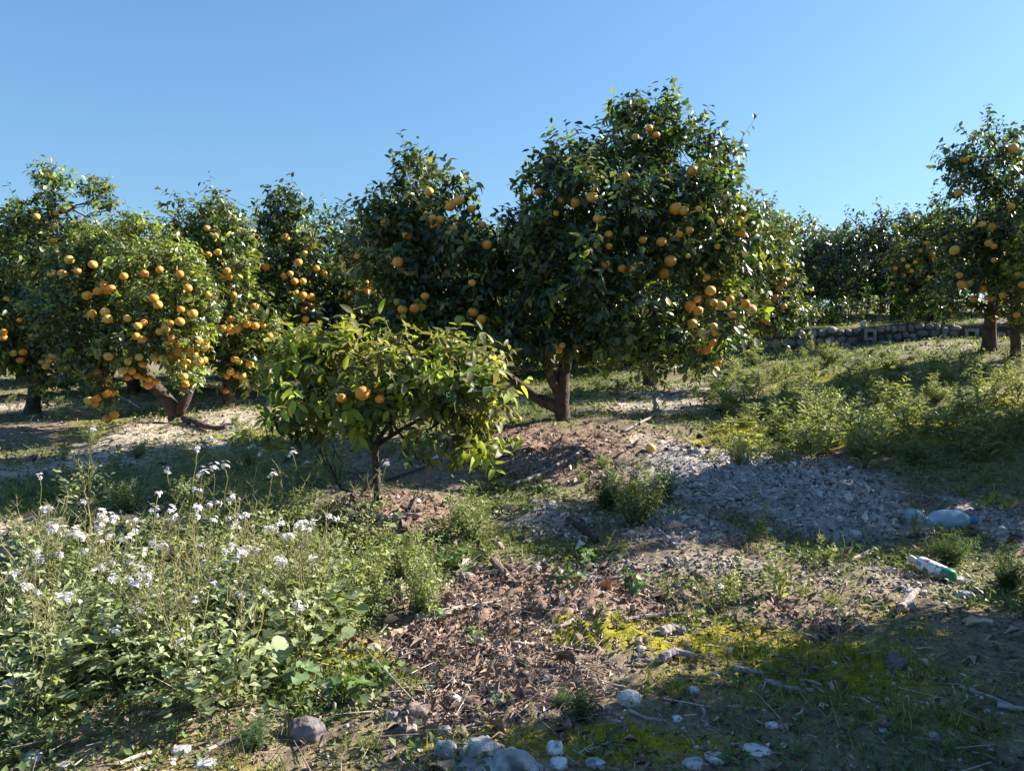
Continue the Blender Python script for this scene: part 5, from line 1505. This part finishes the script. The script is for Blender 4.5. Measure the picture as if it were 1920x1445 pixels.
stick([(950, 918), (985, 907), (1030, 888), (1060, 868), (1088, 852)], 4.0, 'pale grey irrigation hose end lying bare on the sunlit soil', (.3, .26, .25), 'irrigation_hose', 'hose', M_HOSE, knots=False, k=8)
stick([(1165, 815), (1200, 800), (1225, 785), (1238, 768), (1228, 755), (1240, 745), (1275, 738), (1330, 732)], 2.2, 'thin curved irrigation hose on the ground right of the big forked trunk', (.3, .26, .25), 'irrigation_hose', 'hose', M_HOSE, knots=False, k=8)
stick([(1066, 980), (1090, 1000), (1118, 1022)], 6, 'short black pipe lying in the shade', (.03, .03, .03), 'pipe', 'pipe', M_BLACKPIPE, knots=False, k=10)
stick([(345, 792), (370, 800), (400, 812), (425, 808)], 6, 'dark dead log at the foot of the round fruit-laden tree', (.085, .06, .05), 'log', 'log')
stick([(225, 745), (258, 765), (270, 772)], 1.5, 'thin dangling dead twig left of the round tree trunk', PW, 'twig', 'twig')

# curled dry leaf
g = Geo()
lf = leaf_template(.55, .5, .5, 3)
b = G(1130, 1112)
g.stamp(lf[0], lf[1], np.zeros((1, 3)), axes(np.array([[.3, .2, .9]]), np.array([[0, -1, .2]]), [.09], [.1]), np.array([(.5, .26, .12)]))
o = g.build('dry_leaf', M_DEBRIS); o.location = [float(a) for a in b]; tag(o, 'curled orange-brown dry leaf standing up on the crumbled soil', 'leaf')

# fallen fruit
def fallen(px, py, rp, mat, label, name, seed):
    b = G(px, py + rp * .8); s = rp * b[1] / F
    v, f = rock(seed, ICO2, .12, .0); v = v / np.abs(v).max(0)
    if mat is M_ROT: v = v * np.array([1, .9, .8]) * (.85 + .3 * fbm(v * 2 + seed, 4, 2))[:, None]
    g = Geo(); g.add(v * s, f, (.5, .3, .1)); o = g.build(name, mat); o.location = (float(b[0]), float(b[1]), float(b[2] + s * .75))
    tag(o, label, 'fruit')
fallen(1220, 840, 10, M_BOTTOMFRUIT, 'fallen yellow grapefruit on the sunlit ground behind the shaded bushy weed', 'fallen_grapefruit', 1)
fallen(973, 785, 6, M_FRUIT, 'small fallen orange grapefruit left of the big forked trunk', 'fallen_grapefruit', 2)
for i, (px, py, rp, t) in enumerate([(1290, 838, 6, 'left one of a touching pair beyond the yellow grapefruit'), (1308, 836, 6.5, 'right one of a touching pair beyond the yellow grapefruit'), (1312, 817, 7, 'behind the touching pair, under the weedy bank'), (1251, 842, 5.5, 'close right of the fallen yellow grapefruit'), (1412, 826, 7, 'at the foot of the bank weeds'), (1347, 770, 7, 'farthest away, beside the hose'), (1286, 778, 4, 'tiny, near the curve of the hose')]):
    fallen(px, py, rp, M_ROT, 'black rotten grapefruit ' + t, 'rotten_grapefruit', 30 + i)

# ------------------------------------------------------------------ bottles
def lathe(g, prof, k, col, m=0, squash=None):
    """profile (x along the axis, radius)"""
    an = np.arange(k) / k * 2 * math.pi
    V = np.array([[(x, r * math.cos(a), r * math.sin(a)) for a in an] for x, r in prof]).reshape(-1, 3)
    T = []
    for i in range(len(prof) - 1):
        for j in range(k):
            p, q = i * k + j, i * k + (j + 1) % k
            T += [(p, q, q + k), (p, q + k, p + k)]
    V = np.vstack([V, [prof[0][0], 0, 0], [prof[-1][0], 0, 0]])
    e = len(V) - 2
    for j in range(k):
        T += [(e, (j + 1) % k, j), (e + 1, (len(prof) - 1) * k + j, (len(prof) - 1) * k + (j + 1) % k)]
    if squash is not None: V = squash(V)
    g.add(V, T, col, m)

def pbr(name, col, rough=.35, trans=0.0, alpha=1.0, spec=.5):
    m, nt, N, L, b = nodes(name)
    b.inputs['Base Color'].default_value = (*col, 1); b.inputs['Roughness'].default_value = rough
    b.inputs['Specular IOR Level'].default_value = spec
    if alpha < 1: b.inputs['Alpha'].default_value = alpha
    n = N.new('ShaderNodeTexNoise'); n.inputs['Scale'].default_value = 14; tc = N.new('ShaderNodeTexCoord'); L.new(tc.outputs['Object'], n.inputs['Vector'])
    mr = N.new('ShaderNodeMapRange'); mr.inputs['To Min'].default_value = rough * .7; mr.inputs['To Max'].default_value = min(1, rough * 1.6); L.new(n.outputs[0], mr.inputs[0]); L.new(mr.outputs[0], b.inputs['Roughness'])
    return m
M_WHITE = pbr('white_plastic', (.72, .74, .78), .4)
M_TEAL = pbr('teal_print', (.03, .30, .28), .4)
M_GREENP = pbr('green_plastic', (.04, .25, .15), .4)
M_PALEGREEN = pbr('pale_green_print', (.45, .62, .52), .4)
M_RED = pbr('red_print', (.50, .12, .14), .5)
M_PINK = pbr('pink_print', (.66, .42, .50), .5)
M_BLUEINK = pbr('slate_print', (.16, .24, .36), .5)
M_CREAM = pbr('cream_plastic', (.55, .52, .40), .5)
M_CLEAR = pbr('clear_blue_plastic', (.42, .64, .80), .12, alpha=.55, spec=.8)
M_CAP = pbr('blue_cap', (.05, .22, .42), .4)

def patch(g, x0, x1, a0, a1, R, m, n=6, pts=None):
    """a print that lies on the bottle's skin, between two angles; or a polygon in (x, angle)"""
    if pts is None:
        V = [(x, R * math.cos(a), R * math.sin(a)) for x in (x0, x1) for a in np.linspace(a0, a1, n)]
        T = []
        for j in range(n - 1): T += [(j, j + n, j + n + 1), (j, j + n + 1, j + 1)]
    else:
        V = [(x, R * math.cos(a), R * math.sin(a)) for x, a in pts]; c = np.mean(pts, 0)
        V.append((c[0], R * math.cos(c[1]), R * math.sin(c[1])))
        T = [(len(pts), j, (j + 1) % len(pts)) for j in range(len(pts))]
    g.add(V, T, (.5, .5, .5), m)

def labelled_bottle():
    c0 = G(1716, 1078); c1 = G(1790, 1100)
    d = c1 - c0; L = .25
    mid = (c0 + c1) / 2
    root = thing('bottle', 'white and green plastic bottle with a printed label lying on the ground', 'bottle', mid)
    R = .036
    g = Geo(); lathe(g, [(-.098, .02), (-.10, .026), (-.092, .033), (-.08, R), (.0, R), (.052, R), (.06, R * .99)], 28, (1, 1, 1)); b = g.build('body', M_WHITE, root)
    g = Geo(); lathe(g, [(.06, R * .995), (.09, R * .99), (.1, R * .93), (.106, R * .75), (.107, .01)], 28, (1, 1, 1)); g.build('base', M_GREENP, root)
    g = Geo(); lathe(g, [(-.155, .015), (-.156, .019), (-.13, .018), (-.125, .013), (-.099, .012)], 20, (1, 1, 1)); g.build('neck', M_CREAM, root)
    # angles: 90 deg = up, 180 = towards the camera
    g = Geo()
    RR = R + .0006; up = math.pi / 2; fr_ = math.pi * .86
    patch(g, .018, .058, math.radians(95), math.radians(150), RR + .0003, 0)
    patch(g, 0, 0, 0, 0, RR + .0009, 1, pts=[(.02, math.radians(112)), (.045, math.radians(125)), (.028, math.radians(150)), (.022, math.radians(150))])
    patch(g, 0, 0, 0, 0, RR + .0009, 1, pts=[(.05, math.radians(100)), (.058, math.radians(104)), (.058, math.radians(135)), (.04, math.radians(118))])
    patch(g, .02, .060, math.radians(152), math.radians(205), RR + .0003, 2)
    patch(g, .034, .036, math.radians(160), math.radians(190), RR + .001, 3); patch(g, .043, .045, math.radians(170), math.radians(195), RR + .001, 3)
    for q in range(6):        # flower emblem
        a = q * math.pi / 3
        cx, ca = -.038 + .009 * math.cos(a), math.radians(112) + .24 * math.sin(a)
        patch(g, 0, 0, 0, 0, RR + .0006 + q * .0001, 4 if q % 2 else 5, pts=[(cx + .008 * math.cos(t), ca + .2 * math.sin(t)) for t in np.linspace(0, 2 * math.pi, 9)[:-1]])
    patch(g, 0, 0, 0, 0, RR + .0014, 4, pts=[(-.038 + .006 * math.cos(t), math.radians(112) + .15 * math.sin(t)) for t in np.linspace(0, 2 * math.pi, 9)[:-1]])
    patch(g, -.03, .01, math.radians(122), math.radians(150), RR + .0002, 2)
    g.build('label', [M_WHITE, M_TEAL, M_PALEGREEN, M_BLUEINK, M_RED, M_PINK], root)
    g = Geo(); rr = np.random.default_rng(4); x = -.086
    while x < -.052:
        w = rr.choice([.0008, .0013, .002]); patch(g, x, x + w, math.radians(150), math.radians(186), RR + .0004, 0); x += w + rr.choice([.0008, .0012])
    for k_ in range(5): patch(g, -.04 + k_ * .011, -.033 + k_ * .011, math.radians(156), math.radians(160), RR + .0004, 0); patch(g, -.04 + k_ * .011, -.034 + k_ * .011, math.radians(168), math.radians(171), RR + .0004, 0)
    g.build('printing', M_BLUEINK, root)
    root.rotation_euler = (0, math.radians(3), math.atan2(d[1], d[0]))
    sc_ = 1.15 * mid[1] / 4.2
    root.scale = (sc_,) * 3
    root.location.z = float(gz(mid[0], mid[1])) + R * sc_ + .022
labelled_bottle()
def clear_bottle():
    c0 = G(1700, 985); c1 = G(1830, 992); mid = (c0 + c1) / 2; L = float(np.linalg.norm(c1 - c0))
    root = thing('bottle', 'crumpled clear bluish plastic bottle with a blue cap lying among weeds', 'bottle', mid)
    r = np.random.default_rng(8)
    n = 34; xs = np.linspace(-.5, .40, n); prof = []
    for x in xs:
        rad = .155
        if x > .22: rad = .155 * math.cos((x - .22) / .18 * 1.22) + .0
        if x < -.42: rad = .155 * (1 - ((-.42 - x) / .08) * .25)
        if -.32 < x < -.05: rad *= 1 + .03 * math.sin(x * 120)
        prof.append((x, max(rad, .045)))
    prof.append((.44, .045))
    def sq(V):
        dent = (fbm(V * 7, 3, 3) - .5)
        V = V.copy(); k = np.exp(-((V[:, 0] + .2) / .10) ** 2)
        V[:, 2] -= np.where(V[:, 2] > 0, V[:, 2] * k * .75, 0)
        V[:, 1:] *= (1 + .45 * dent * np.exp(-((V[:, 0] + .15) / .3) ** 2))[:, None]
        return V
    g = Geo(); lathe(g, prof, 36, (1, 1, 1), squash=sq); g.v[0] = g.v[0] * L; g.build('body', M_CLEAR, root)
    g = Geo(); lathe(g, [(.435, .055), (.44, .062), (.50, .060), (.505, .052)], 24, (1, 1, 1)); g.v[0] = g.v[0] * L; g.build('cap', M_CAP, root)
    g = Geo(); lathe(g, [(.41, .06), (.415, .066), (.43, .066), (.432, .06)], 24, (1, 1, 1)); g.v[0] = g.v[0] * L; g.build('collar', M_CAP, root)
    d = c1 - c0
    root.rotation_euler = (0, 0, math.atan2(d[1], d[0]))
    root.location.z = float(gz(mid[0], mid[1])) + .15 * L
clear_bottle()
